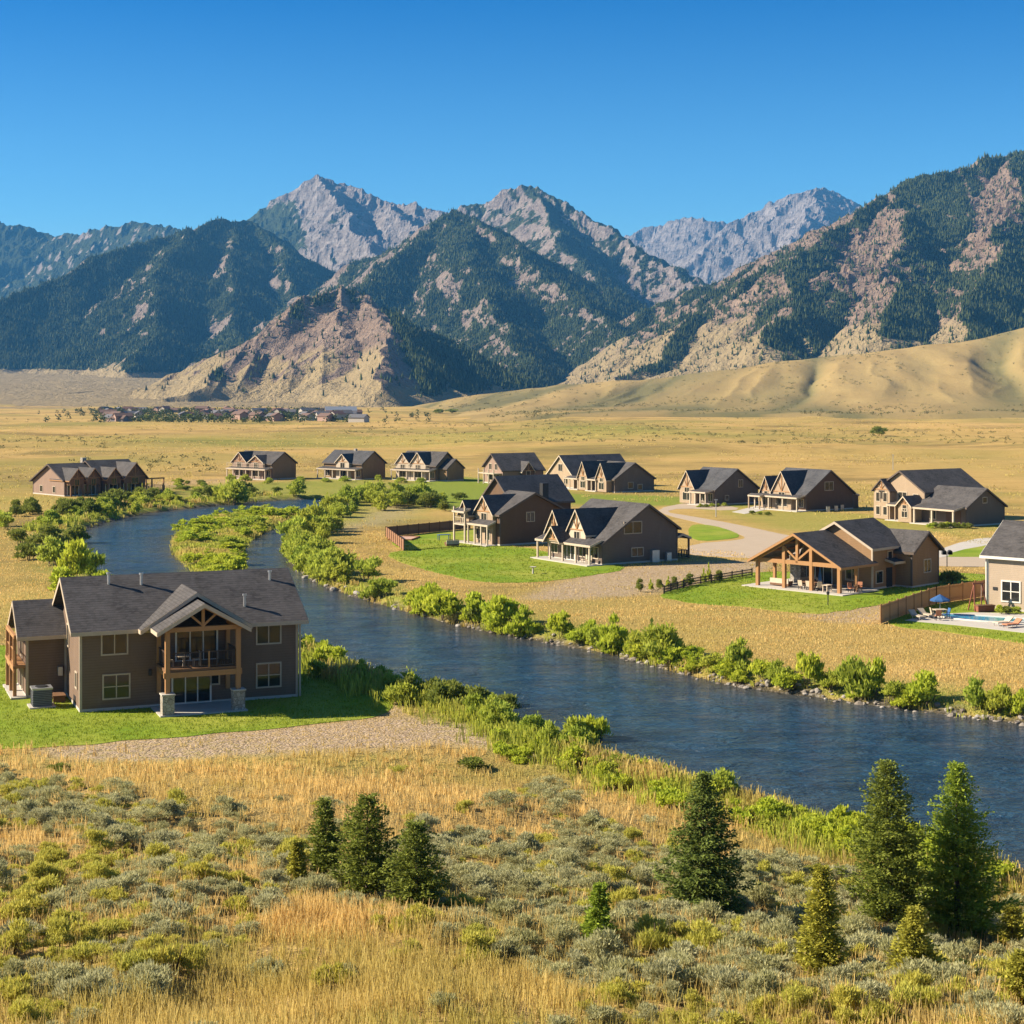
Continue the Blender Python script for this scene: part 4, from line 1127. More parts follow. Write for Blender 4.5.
# beige house at the pool
b_ = P(987.3, 608.7)
h = House('house', 'beige two storey house with white windows standing over the swimming pool', (b_[0], b_[1], 0), -42)
h.block(0, 14, 0, 9.4, 5.35, 8.2, wall='beige', oh=.5, og=.55, trim='bright')
h.window('f', 0, 2.45, .95, 1.75, 1.85, 2, 2, 'bright', .13); h.window('f', 0, 5.0, 3.55, 2.0, 1.5, 2, 1, 'bright', .13)
h.window('f', 0, 8.6, .95, 1.75, 1.85, 2, 2, 'bright', .13)
glass_door(h, 'f', 0, 5.6, .1, 2.0, 2.05, 2)
h.box('vent_cover', (.6, -.06, 1.9), (1.05, -.01, 2.2), 'black'); h.box('downspout', (-.12, -.16, .1), (-.02, -.04, 5.2), 'bright')
H14 = h

# ------------------------------------------------------------------ far-left house and the row of three
b_ = P(64.5, 496.5)
h = House('house', 'sprawling rose brown house with four dark front gables beside the river bend', (b_[0], b_[1], 0), 44)
h.block(0, 8, 0, 13, 3.3, 6.2, yr=6.0, wall='rose', oh=.5, og=.6, trim='dtrim')
h.block(8.01, 17, -1.0, 11, 3.5, 6.7, wall='brown', oh=.5, og=.6, trim='dtrim')
for x, wd_, yf in ((1.9, 3.2, -1.6), (5.6, 3.2, -1.6), (9.6, 3.2, -2.8), (14.2, 5.0, -3.2)):
    h.gable(x, wd_, yf, 5.4, 3.6, 5.5 if x < 14 else 6.4, 'dtimber', win=True, oh=.45, og=.6, z0=2.3, trim='timber')
    for sx_1 in (-1, 1): h.post(x + sx_1 * wd_ * .42, yf, 0, 2.4, .3, 'dtimber', 'porch_post')
for u in (1.9, 5.6): glass_door(h, 'f', 0, u, .1, 2.4, 2.0, 3)
for u in (10.0, 14.2): glass_door(h, 'f', -1.0, u, .1, 2.6, 2.0, 3)
h.window('l', 0, 4.2, .6, .9, 1.2, 1, 1, 'white'); h.window('l', 0, 9.5, .6, 1.0, 1.2, 1, 1, 'white')
h.box('chimney', (7.4, 6.0, 5.4), (8.3, 6.9, 7.4), 'stone')
h.box('deck', (17.03, -2, .3), (22, 5, .5), 'dtimber'); h.rail([(17.1, -2), (22, -2), (22, 5)], .5, 1.0, 'timber', .5)
for x, y in ((19, -1.9), (21.8, -1.9), (21.8, 4.9)): h.post(x, y, 0, 3, .25, 'timber', 'pergola_post')
h.bar('pergola_beam', (17.1, -1.9, 3.0), (22, -1.9, 3.0), .2, 'timber', .3)
h = lodge(272, 479.6, -40, 13.8, 7.6, 3.9, 6.4, 'far timber house nearest the river bend, first of the meadow row of three', 'umber', 'rose', 'roof',
          gables=((.22, 5.2, 1.0), (.66, 5.0, .72)), win=(), n=7, two=True, post='trim')
h = lodge(362, 479.8, -40, 13.0, 7.8, 3.9, 6.6, 'middle one of three far timber houses in the meadow, low front gable under slate roof', 'umber', 'trim', 'roof2',
          gables=((.56, 4.4, .78),), win=(), n=6, post='trim')
h.box('chimney', (6.6, 3.6, 6.0), (7.2, 4.2, 7.2), 'stone'); 
h = lodge(436, 481.2, -40, 12.4, 7.4, 3.7, 6.6, 'far timber house with twin steep gables and low side wing, last of the meadow row', 'umber', 'trim', 'roof',
          gables=((.20, 4.6, .92), (.60, 4.8, 1.0)), win=(), n=6, two=True, post='trim')
h.block(12.41, 15.0, 1.0, 6.8, 3.0, 5.0, wall='umber', oh=.3, og=.3, trim='dtrim')

# ------------------------------------------------------------------ plants: leaf clouds built in numpy
def unit(v): return v / (np.linalg.norm(v, axis=-1, keepdims=True) + 1e-9)
def leaf_quads(pos, nrm, up, ln, wd, rng):
    """diamond leaves: pos (n,3), long axis up, face normal near nrm"""
    u = unit(up); w = unit(np.cross(u, nrm + rng.normal(0, .35, pos.shape)))
    a = pos; b = pos + u * (ln * .5)[:, None] + w * (wd * .5)[:, None]
    c = pos + u * ln[:, None]; d = pos + u * (ln * .5)[:, None] - w * (wd * .5)[:, None]
    V = np.stack([a, b, c, d], 1).reshape(-1, 3)
    return V, np.arange(len(pos) * 4).reshape(-1, 4)

def stems_np(rng, n, rx, ry, h, r):
    """thin three-sided stems fanning from the root"""
    V = []; Fq = []
    for i in range(n):
        a = rng.random() * 6.283; q = rng.uniform(.2, .75)
        p0 = np.array([math.cos(a) * .08, math.sin(a) * .08, -.1]); p1 = np.array([math.cos(a) * rx * q, math.sin(a) * ry * q, h * rng.uniform(.55, .9)])
        b = len(V)
        for p, rr in ((p0, r), (p1, r * .4)):
            for k in range(4): V.append(p + np.array([math.cos(k * 1.571) * rr, math.sin(k * 1.571) * rr, 0]))
        Fq += [[b + k, b + (k + 1) % 4, b + 4 + (k + 1) % 4, b + 4 + k] for k in range(4)]
    return np.array(V), np.array(Fq)

def shrub_mesh(name, seed, n=1500, leaf=.20, lobes=8, upright=.35, wid=1.0, m=(), stem=5, aspect=.5, fill=.3, lr=(.11, .22)):
    """unit shrub: about 1 wide, 1 tall; tint per leaf"""
    rng = np.random.default_rng(seed)
    C = []; Rr = []
    for i in range(lobes):
        a = rng.random() * 6.283; q = rng.uniform(.0, .36) ** .85
        hz = rng.uniform(.15, .80) * (1 - q * .9)
        C.append([math.cos(a) * q * wid, math.sin(a) * q * wid, hz]); Rr.append(rng.uniform(*lr))
    C = np.array(C); Rr = np.array(Rr)
    li = rng.choice(lobes, n, p=Rr ** 2 / (Rr ** 2).sum())
    dv = unit(rng.normal(0, 1, (n, 3))); dv[:, 2] = np.where(dv[:, 2] < -.3, -dv[:, 2] * .5, dv[:, 2])
    rad = Rr[li] * np.where(rng.random(n) < fill, rng.uniform(.3, .85, n), rng.uniform(.85, 1.12, n)) * np.where(rng.random(n) < .2, rng.uniform(1.0, 1.55, n), 1.0)
    pos = C[li] + dv * rad[:, None] * np.array([1, 1, .95])
    pos[:, 2] = np.clip(pos[:, 2], .02, None)
    up = dv * (1 - upright) + np.array([0, 0, upright * 1.6]) + rng.normal(0, .35, (n, 3))
    ln = leaf * rng.uniform(.6, 1.3, n); wd = ln * aspect * rng.uniform(.7, 1.2, n)
    V, Q = leaf_quads(pos, dv, up, ln, wd, rng)
    tl = rng.random(lobes)
    tint = np.repeat(np.clip(tl[li] * .45 + rng.random(n) * .55, 0, 1), 4)
    mi = np.zeros(len(Q), np.int32)
    if stem:
        sv, sf = stems_np(rng, stem, .4, .4, .75, .018)
        Q = np.concatenate([Q, sf + len(V)]); V = np.concatenate([V, sv])
        tint = np.concatenate([tint, np.zeros(len(sv))]); mi = np.concatenate([mi, np.ones(len(sf), np.int32)])
    me = np_mesh(name, V, Q, mi, {'tint': tint})
    for x in m: me.materials.append(x)
    return me

def leaf_mat(name, c0, c1, c2=None, trans=.32, var=.5):
    N = NT(name)
    t = N.attr('tint'); r = N.rnd()
    c = N.mix(t, c0, c1)
    if c2: c = N.mix(N.math('MULTIPLY', r, var), c, c2)
    return N.leaf(c, trans)
bark = plain('bark', (.11, .08, .055), (.16, .12, .085), .9, 8)
lm_willow = leaf_mat('willow_leaf', (.20, .27, .03), (.50, .57, .085), (.50, .46, .06), .5)
lm_dark = leaf_mat('dark_willow_leaf', (.12, .16, .028), (.28, .32, .055), (.26, .26, .05), .42)
lm_lime = leaf_mat('lime_leaf', (.27, .33, .025), (.62, .63, .065), (.40, .50, .05), .5)
lm_sage = leaf_mat('sage_leaf', (.27, .265, .095), (.58, .55, .275), (.44, .42, .25), .4, .6)
lm_rabbit = leaf_mat('rabbitbrush_leaf', (.30, .285, .045), (.66, .58, .11), (.48, .48, .09), .42)
WILL = [shrub_mesh('willow_foliage', 100 + i, 1700, .13, 15 + i % 5, .6, 1.0 + .1 * (i % 3), (lm_willow, bark)) for i in range(6)]
DARK = [shrub_mesh('dark_willow_foliage', 120 + i, 1600, .13, 14, .45, 1.1, (lm_dark, bark)) for i in range(4)]
LIME = [shrub_mesh('lime_shrub_foliage', 140 + i, 1500, .14, 13 + i % 3, .7, 1.1, (lm_lime, bark)) for i in range(5)]

USED = []
def shrub(pool, x, y, z, w, hgt, name, label, group=None, cat='shrub'):
    me = pool[RNG.integers(len(pool))]
    o = link(name, me); o.location = (x, y, z - .05)
    o.rotation_euler = (0, 0, RNG.random() * 6.28); o.scale = (w, w, hgt)
    tag(o, label, cat, group)
    return o
def shrub_px(pool, px, py, hpx, wpx, name, label, group=None):
    x, y, z = hit(px, py)
    return shrub(pool, x, y, z, wpx * y / F * 1.12, hpx * y / F * 1.05, name, label, group)

ORD = ['first', 'second', 'third', 'fourth', 'fifth', 'sixth', 'seventh', 'eighth', 'ninth', 'tenth', 'eleventh', 'twelfth', 'thirteenth', 'fourteenth',
       'fifteenth', 'sixteenth', 'seventeenth', 'eighteenth', 'nineteenth', 'twentieth', 'twenty-first', 'twenty-second', 'twenty-third', 'twenty-fourth', 'twenty-fifth']
FARROW = [(1022, 717, 28, 26), (1003, 713, 32, 28), (975, 709, 32, 26), (925, 704, 32, 36), (905, 703, 14, 18), (893, 700, 20, 26), (877, 696, 36, 22), (855, 697, 46, 34),
          (832, 690, 20, 22), (808, 686, 36, 25), (790, 685, 16, 20), (778, 683, 24, 20), (762, 678, 20, 24), (740, 675, 38, 26), (715, 673, 20, 26), (698, 667, 14, 18),
          (660, 663, 40, 42), (637, 655, 28, 24), (612, 650, 36, 26), (600, 648, 26, 24), (585, 642, 18, 18), (562, 637, 28, 22)]
for i, (px, py, hp_, wp_) in enumerate(FARROW):
    shrub_px(LIME if i % 3 == 0 or px < 1 else WILL, px, py, hp_, wp_, 'willow_shrub', f'{ORD[i]} willow along the stony far bank, counted leftward from the photo edge', 'willows spaced along the far bank')
def along(poly, n, jit, seed):
    r = np.random.default_rng(seed)
    P2 = np.array([P(p[0], p[1], -.55) for p in poly]); sg = np.linalg.norm(np.diff(P2, axis=0), axis=1); cs = np.concatenate([[0], np.cumsum(sg)])
    out = []
    for t in np.sort(r.random(n)) * cs[-1]:
        k = min(np.searchsorted(cs, t, side='right') - 1, len(sg) - 1); f = (t - cs[k]) / sg[k]
        p = P2[k] + (P2[k + 1] - P2[k]) * f + r.normal(0, jit, 2)
        out.append(p)
    return np.array(out), r
def row(pool, poly, n, jit, h0, h1, seed, name, label, group, wr=(.8, 1.25), smin=1.0):
    pts, r = along(poly, n * 6, jit + .8, seed)
    r.shuffle(pts)
    zz, sdv, ii, tt = land(pts[:, 0], pts[:, 1], True)
    k = 0
    for (x, y), z, s_ in zip(pts, zz, sdv):
        if s_ < smin or k >= n: continue
        k += 1
        hh = r.uniform(h0, h1)
        shrub(pool, x, y, float(z), hh * r.uniform(*wr), hh, name, label, group)
row(WILL, [(282, 546), (290, 568), (312, 588), (345, 600), (400, 617), (430, 624)], 46, 1.1, 1.8, 3.6, 1, 'willow_shrub', 'leafy willow of the thick hedge on the far bank bend right of the near roof', 'thick willows on the far bank bend')
row(LIME, [(375, 610), (420, 620), (470, 634), (540, 647), (575, 652)], 52, 1.0, 1.2, 3.2, 2, 'willow_shrub', 'bright willow of the bushy stretch between the bend and the stony far bank', 'bright willows on the middle far bank')
row(DARK, [(284, 552), (330, 597), (420, 620), (520, 643)], 12, 1.2, 1.2, 2.4, 3, 'willow_shrub', 'dark green willow half hidden among the paler willows of the far bank', 'dark willows on the far bank')
row(LIME, [(440, 628), (540, 646), (620, 661), (700, 685), (800, 700), (900, 714), (1024, 730), (1150, 745)], 120, .8, .6, 1.6, 4, 'bank_shrub', 'knee high yellow green shrub growing between rocks of the far bank', 'low shrubs between the bank rocks', (1, 1.7))
row(WILL, [(330, 506), (345, 512), (318, 526), (300, 538), (284, 548)], 26, 1.8, 2.2, 4.6, 5, 'willow_shrub', 'tall willow of the grove where the side channel leaves the river', 'willow grove at the channel head')
row(WILL, [(312, 502), (350, 503), (395, 505), (418, 510)], 26, 4.0, 2.0, 4.2, 6, 'willow_shrub', 'willow in the loose thicket between the channel and the green meadow', 'willow thicket by the green meadow')
row(DARK, [(330, 500), (370, 502), (415, 508), (400, 514)], 12, 4.0, 2.0, 3.6, 7, 'willow_shrub', 'dark rounded willow in the thicket before the three far houses', 'dark willows by the green meadow')
row(DARK, [(10, 516), (40, 520), (75, 520), (110, 510), (150, 503), (215, 500), (240, 497), (300, 494)], 34, 1.6, 1.8, 3.6, 8, 'willow_shrub', 'dark green willow lining the outer bank of the river bend', 'dark willows on the outer bend')
row(WILL, [(15, 530), (45, 532), (70, 527), (120, 511), (200, 502), (235, 500)], 24, 1.5, 1.4, 3.0, 9, 'willow_shrub', 'pale willow at the water edge of the outer river bend', 'pale willows on the outer bend')
for i, (px, py, hp_, wp_, pl) in enumerate([(232, 506, 30, 30, WILL), (75, 585, 44, 36, LIME), (92, 580, 34, 26, WILL), (52, 565, 30, 30, WILL), (62, 598, 30, 34, LIME), (30, 560, 22, 26, DARK), (47, 548, 26, 30, DARK),
                                              (100, 592, 22, 22, LIME), (20, 545, 18, 22, DARK), (78, 545, 22, 22, DARK)]):
    shrub_px(pl, px, py, hp_, wp_, 'willow_shrub', ['tall round willow standing alone where the far channel begins', 'tallest lime willow behind the ridge of the near house', 'slender willow touching the water behind the near house roof',
        'broad willow on dry grass uphill of the lime willow', 'wide lime bush just behind the near house wing', 'small dark shrub on the golden slope behind the house wing', 'dark round shrub between the slope and the wide river',
        'low lime bush at the water behind the near house roof', 'smallest dark shrub on the golden slope of the outer bank', 'dark shrub overhanging the wide river bend'][i], None)
# island and bar
ip = np.array(ISLAND); r = np.random.default_rng(31); k = 0
while k < 75:
    x = r.uniform(ip[:, 0].min(), ip[:, 0].max()); y = r.uniform(ip[:, 1].min(), ip[:, 1].max())
    if poly_sdf(np.array([x]), np.array([y]), ISLAND)[0] > -1.0: continue
    hh = r.uniform(.7, 2.0); k += 1
    shrub(LIME if r.random() < .75 else WILL, x, y, -.35, hh * r.uniform(1.3, 2.2), hh, 'island_shrub', 'low lime green shrub of the dense cover on the river island', 'shrubs covering the island')
# near bank
row(LIME, [(300, 655), (330, 668), (350, 676)], 12, .7, .9, 2.0, 41, 'willow_shrub', 'lime willow on the near bank right behind the house lawn', 'willows behind the house lawn')
row(WILL, [(345, 680), (385, 692), (430, 702), (475, 712), (500, 722)], 18, .9, .8, 1.9, 42, 'willow_shrub', 'willow on the near bank beyond the shaded lawn corner', 'willows by the shaded lawn corner')
row(DARK, [(425, 702), (455, 708), (480, 714)], 9, .7, 1.4, 2.4, 43, 'willow_shrub', 'dark willow in shade at the water beyond the lawn corner', 'dark willows by the lawn corner')
row(WILL, [(500, 722), (530, 740), (570, 752), (600, 764)], 16, .9, .9, 2.0, 44, 'willow_shrub', 'willow on the near bank at the end of the gravel strip', 'willows by the gravel strip')
row(LIME, [(520, 745), (600, 772), (680, 798), (730, 812), (790, 830), (850, 852)], 64, 1.0, .5, 1.3, 45, 'bank_shrub', 'low lime shrub in the reedy strip along the near water edge', 'low shrubs along the near water edge', (1, 1.8))
row(WILL, [(560, 762), (640, 790), (720, 812), (820, 845)], 14, 1.2, .5, 1.0, 46, 'bank_shrub', 'low mid green shrub in the reedy strip along the near water edge', 'green shrubs along the near water edge', (1, 1.8))
row(LIME, [(860, 850), (940, 868), (1010, 895), (1100, 925)], 30, 1.3, .7, 1.7, 47, 'bank_shrub', 'yellow green shrub on the near bank behind the tall conifers', 'shrubs behind the tall conifers')
for px, py, hp_, wp_, pl, lb in [(572, 748, 34, 34, WILL, 'round bright willow on the near bank, the bigger of a pair by the gravel end'), (594, 752, 40, 30, LIME, 'taller lime willow on the near bank, right beside the round bright willow'),
                                  (720, 800, 34, 34, WILL, 'willow rising behind the spire of the dark spruce'), (770, 822, 24, 40, LIME, 'broad lime shrub by the water between spruce and pine'), (505, 716, 24, 26, DARK, 'grey green willow clump leaning over the water past the lawn corner'),
                                  (475, 770, 14, 30, DARK, 'flat dark green shrub alone in the golden grass below the gravel'), (60, 770, 8, 20, DARK, 'small green tuft shrub at the gravel edge below the lawn'),
                                  (856, 846, 34, 40, LIME, 'tall lime shrub at the water just behind the bushy pine'), (815, 838, 22, 34, WILL, 'mid green shrub by the water, next upstream of the tall lime shrub')]:
    shrub_px(pl, px, py, hp_, wp_, 'willow_shrub', lb)

# ------------------------------------------------------------------ bank rocks
def rock_mesh(name, seed):
    import bmesh
    rng = np.random.default_rng(seed); bm = bmesh.new(); bmesh.ops.create_icosphere(bm, subdivisions=2, radius=.5)
    for v in bm.verts:
        k = 1 + (math.sin(v.co.x * 5 + seed) + math.sin(v.co.y * 6 + seed * 2) + math.sin(v.co.z * 7 + seed * 3)) * .1 + rng.normal(0, .05)
        v.co *= k; v.co.z *= .65
    me = bpy.data.meshes.new(name); bm.to_mesh(me); bm.free(); return me
N = NT('river_rock')
rc = N.mix(N.rnd(), (.17, .14, .11), (.46, .42, .37))
rockm = N.out(N.mix(N.math('MULTIPLY', N.noise(6, 4, .7), .5), rc, (.10, .08, .06)), .9, N.bump(N.noise(9, 4, .7), .6, .06), .15)
RK = [rock_mesh('bank_rock', i) for i in range(6)]
for me in RK: me.materials.append(rockm)
def rocks(poly, n, jit, s0, s1, seed, label, group):
    pts, r = along(poly, n * 7, jit + 1.3, seed)
    r.shuffle(pts); k = 0
    zz, sdv, ii, tt = land(pts[:, 0], pts[:, 1], True)
    for (x, y), z, s_ in zip(pts, zz, sdv):
        if s_ < .35 or s_ > 1.9 or k >= n: continue
        k += 1
        o = link('bank_rock', RK[r.integers(6)]); q = r.uniform(s0, s1) * (1.5 if r.random() < .1 else 1)
        o.location = (x, y, max(float(z), WZ - .1) + .05 * q); o.rotation_euler = (r.uniform(-.3, .3), r.uniform(-.3, .3), r.random() * 6.28); o.scale = (q, q * r.uniform(.6, 1), q * r.uniform(.7, 1.1))
        tag(o, label, 'rock', group)
rocks([(470, 632), (540, 644.5), (620, 660), (700, 684.5), (800, 699.5), (900, 712.5), (1024, 729), (1100, 738)], 230, .55, .2, .62, 61, 'weathered grey rock lining the waterline of the far bank', 'rocks lining the far bank')
rocks([(284, 560), (310, 585), (340, 597), (400, 615), (470, 632)], 40, .5, .3, .8, 62, 'grey rock at the waterline under the thick willows of the bend', 'rocks under the bend willows')
rocks([(560, 747), (640, 771), (760, 803), (850, 834)], 30, .6, .25, .6, 63, 'small grey rock half hidden at the near waterline', 'rocks at the near waterline')

# ------------------------------------------------------------------ conifers of the near slope
lm_needle = {
    'spruce': leaf_mat('spruce_needles', (.065, .095, .016), (.19, .235, .04), (.11, .15, .05), .22, .2),
    'pine': leaf_mat('pine_needles', (.085, .12, .02), (.27, .30, .045), (.18, .20, .045), .28, .2),
    'fir': leaf_mat('fir_needles', (.14, .21, .02), (.40, .48, .05), (.16, .25, .05), .32, .2),
    'young': leaf_mat('young_needles', (.18, .195, .027), (.52, .47, .065), (.33, .31, .055), .36, .2)}
def conifer(px, py, hpx, wpx, style, label, seed, lean=0.0):
    x, y, z = hit(px, py)
    Ht = hpx * y / F; Rb = wpx * y / F / 2 * 1.22
    rng = np.random.default_rng(seed)
    root = empty('conifer', (x, y, z - .08), rng.random() * 6.28)
    tag(root, label, 'tree')
    t = MB(); k = 6
    for i in range(k):
        a, b = i / k, (i + 1) / k
        t.tube((lean * a * a, 0, Ht * a * .97), (lean * b * b, 0, Ht * b * .97), Ht * .018 * (1 - a) + .012, Ht * .018 * (1 - b) + .012, 7)
    t.build('trunk', bark, root)
    V = []; Q = []; T = []; nb = 0
    z0 = {'spruce': .03, 'pine': .09, 'fir': .04, 'young': .05}[style]
    pw = {'spruce': .92, 'pine': .66, 'fir': .80, 'young': .72}[style]
    nw = int(Ht * {'spruce': 5.0, 'pine': 4.6, 'fir': 4.8, 'young': 6}[style]) + 6
    lob = rng.uniform(.72, 1.18, 9)
    pos_l, up_l, nr_l, ln_l, wd_l, ti_l = [], [], [], [], [], []
    for i in range(nw):
        h = z0 + (1 - z0) * (i + rng.uniform(-.3, .3)) / nw
        h = min(max(h, z0), .985)
        prof = (1 - h) ** pw
        if h < .16: prof *= .72 + 1.75 * max(h - z0, 0)
        nbr = rng.integers(6, 9)
        for j in range(nbr):
            az = 6.283 * (j + rng.uniform(-.35, .35)) / nbr + i * 2.4
            L = Rb * prof * rng.uniform(.62, 1.16) * lob[int(az / 6.283 * 9) % 9] + .02
            if rng.random() < .06: L *= .45
            dz = {'spruce': -.16 + .55 * h, 'pine': .20 + .4 * h, 'fir': .02 + .45 * h, 'young': .12 + .5 * h}[style] + rng.uniform(-.12, .12)
            ns = max(5, int(L * 16))
            s = (np.arange(ns) + rng.random(ns)) / ns
            s = .12 + .9 * s
            d = np.array([math.cos(az), math.sin(az), 0])
            sdv = np.array([-math.sin(az), math.cos(az), 0])
            curve = dz * s + {'spruce': .22, 'pine': .12, 'fir': .16, 'young': .1}[style] * (s ** 2)
            wsp = (L * .30 * (1.05 - s) + .06)
            off = rng.uniform(-1, 1, ns) * wsp * 1.15
            p = np.array([lean * h * h, 0, h * Ht]) + d * (s * L)[:, None] + sdv * off[:, None]
            p[:, 2] += curve * L + rng.normal(0, .025, ns) - np.abs(off) * .15
            rep = 8
            for q in range(rep):
                pp = p + rng.normal(0, .035 + .009 * Ht, p.shape) * np.array([1, 1, .45])
                up = d * .8 + sdv * (np.sign(off) * rng.uniform(.1, .8, ns))[:, None] + rng.normal(0, .35, p.shape) + np.array([0, 0, .22 if style != 'spruce' else -.02])
                pos_l.append(pp); up_l.append(up); nr_l.append(np.tile([0, 0, 1.0], (ns, 1)) + rng.normal(0, .4, p.shape))
                ln_l.append(rng.uniform(.10, .21, ns) * (.75 + .06 * Ht) * (1 - .5 * h)); wd_l.append(rng.uniform(.042, .085, ns)); ti_l.append(np.clip(rng.random(ns) * .6 + .4 * s, 0, 1))
    pos, up, nr = map(np.concatenate, (pos_l, up_l, nr_l)); ln, wd, ti = map(np.concatenate, (ln_l, wd_l, ti_l))
    V, Q = leaf_quads(pos, nr, up, ln, wd, rng)
    me = np_mesh('crown', V, Q, None, {'tint': np.repeat(ti, 4)}); me.materials.append(lm_needle[style])
    link('crown', me, root)
CON = [(703, 915, 146, 92, 'spruce', 'dark pyramidal spruce standing alone in the grey sagebrush'),
       (890, 934, 176, 92, 'pine', 'tall bushy olive pine leaning against the bright fir'),
       (957, 938, 178, 88, 'fir', 'bright green fir with a thin spire, taller partner of the bushy pine'),
       (822, 976, 114, 46, 'young', 'slender yellow green conifer just in front of the bushy pine'),
       (912, 984, 80, 52, 'young', 'small yellow green conifer at the foot of the bright fir'),
       (1012, 950, 48, 34, 'young', 'stubby yellowish conifer at the frame edge beside the bright fir'),
       (1020, 1000, 52, 36, 'young', 'lowest yellowish conifer at the frame edge, nearest the viewer'),
       (597, 946, 64, 36, 'fir', 'small rounded green conifer alone among pale sagebrush'),
       (417, 915, 96, 64, 'pine', 'dense dark conifer in front of the pine trio on the slope'),
       (367, 897, 104, 64, 'pine', 'tallest dense conifer of the trio on the slope'),
       (326, 876, 80, 38, 'pine', 'slim conifer with a bare lower trunk at the back of the trio'),
       (297, 884, 46, 20, 'young', 'tiny narrow conifer beside the slim bare-trunked one')]
for i, (px, py, hp_, wp_, st_, lb) in enumerate(CON): conifer(px, py, hp_, wp_, st_, lb, 300 + i, RNG.uniform(-.15, .15))

# ------------------------------------------------------------------ sagebrush and rabbitbrush
SAGE = [shrub_mesh('sagebrush_foliage', 200 + i, 2600, .13, 11 + i % 4, .55, 1.25, (lm_sage, bark), 8, .22, .35) for i in range(7)]
RABB = [shrub_mesh('rabbitbrush_foliage', 220 + i, 2200, .14, 9, .75, 1.15, (lm_rabbit, bark), 6, .20, .3) for i in range(5)]
def proj(x, y, z): return CX + F * x / y, YH + F * (CAMZ - z) / y
SAGE_PX = [([(-40, 786), (60, 782), (150, 800), (240, 828), (310, 852), (300, 876), (240, 868), (150, 850), (60, 838), (-40, 835)], 1.0, .25),
           ([(-40, 850), (70, 850), (170, 868), (260, 888), (285, 915), (240, 950), (180, 985), (110, 1010), (-40, 1000)], 1.0, .6),
           ([(260, 868), (330, 852), (440, 835), (560, 835), (650, 850), (690, 870), (860, 880), (1060, 900), (1060, 1000), (900, 1010), (700, 1012), (560, 1000), (500, 972), (420, 930), (330, 905), (270, 888)], 1.0, .25),
           ([(440, 800), (560, 790), (600, 805), (560, 815), (470, 815)], .5, .3), ([(560, 985), (1060, 980), (1060, 1045), (620, 1045)], .9, .65),
           ([(-40, 1000), (90, 1000), (110, 1045), (-40, 1045)], .6, .7)]
def dens(px, py):
    a = np.zeros(px.shape); rb = np.full(px.shape, .35)
    for poly, dd, rr_ in SAGE_PX:
        s = poly_sdf(px, py, poly) + (fbm(px / 60., py / 30., 3) - .5) * 46
        v = dd * (1 - sstep(-8, 8, s)); up = v > a
        rb = np.where(up, rr_, rb); a = np.maximum(a, v)
    return np.maximum(a, np.where(py > 790, .012, .004)), rb
n = 30000
cy_r = np.exp(RNG.uniform(math.log(25), math.log(98), n)); cx_r = RNG.uniform(-.46, .46, n) * cy_r
keep = RNG.random(n) < (cy_r / 98) ** 1.0
cx_r, cy_r = cx_r[keep], cy_r[keep]
zz, sdv, _i, tt = land(cx_r, cy_r, True)
ppx_, ppy_ = proj(cx_r, cy_r, zz)
dn, rbm = dens(ppx_, ppy_)
ok = (RNG.random(len(dn)) < dn) & (tt > .02) & (sdv > 2.5)
PL = []; cell = {}
TREES = [hit(c_[0], c_[1]) for c_ in CON]
for x, y, z, rb, px, py in zip(cx_r[ok], cy_r[ok], zz[ok], rbm[ok], ppx_[ok], ppy_[ok]):
    w = RNG.choice([RNG.uniform(.45, .8), RNG.uniform(.8, 1.35)], p=[.45, .55])
    kx, ky = int(x // 1.5), int(y // 1.5)
    bad = any((x - a) ** 2 + (y - b) ** 2 < (.36 * (w + c_)) ** 2 for i in (-1, 0, 1) for j in (-1, 0, 1) for a, b, c_ in cell.get((kx + i, ky + j), ()))
    if bad: continue
    if any((x - t_[0]) ** 2 + (y - t_[1]) ** 2 < .5 for t_ in TREES): continue
    cell.setdefault((kx, ky), []).append((x, y, w))
    PL.append((x, y, float(z), w, RNG.random() < rb, w * F / y, -30 < px < 1054 and py < 1050))
def shapes_join(name, items, pool, m):
    Vs, Fs, Ts = [], [], []; base = 0
    arr = []
    for me in pool:
        nv = len(me.vertices); co = np.empty(nv * 3, np.float32); me.vertices.foreach_get('co', co); co = co.reshape(-1, 3)
        tn = np.empty(nv, np.float32); me.attributes['tint'].data.foreach_get('value', tn)
        nl = len(me.loops); lv = np.empty(nl, np.int32); me.loops.foreach_get('vertex_index', lv)
        q = lv.reshape(-1, 4); leafq = q[: len(q) - 4 * 6] if True else q
        arr.append((co, tn, leafq))
    for x, y, z, w in items:
        co, tn, q = arr[RNG.integers(len(arr))]
        a = RNG.random() * 6.28; c_, s_ = math.cos(a), math.sin(a); hh = w * RNG.uniform(.55, .8)
        sel = RNG.random(len(q)) < .45; q = q[sel]
        v = co[q.ravel()]; r_ = np.stack([(v[:, 0] * c_ - v[:, 1] * s_) * w + x, (v[:, 0] * s_ + v[:, 1] * c_) * w + y, v[:, 2] * hh + z - .05], 1)
        Vs.append(r_); Ts.append(np.clip(tn[q.ravel()] + RNG.uniform(-.2, .2), 0, 1))
    V = np.concatenate(Vs)
    me = np_mesh(name, V, np.arange(len(V)).reshape(-1, 4), None, {'tint': np.concatenate(Ts)}); me.materials.append(m)
    o = link(name, me); o['kind'] = 'stuff'; return o
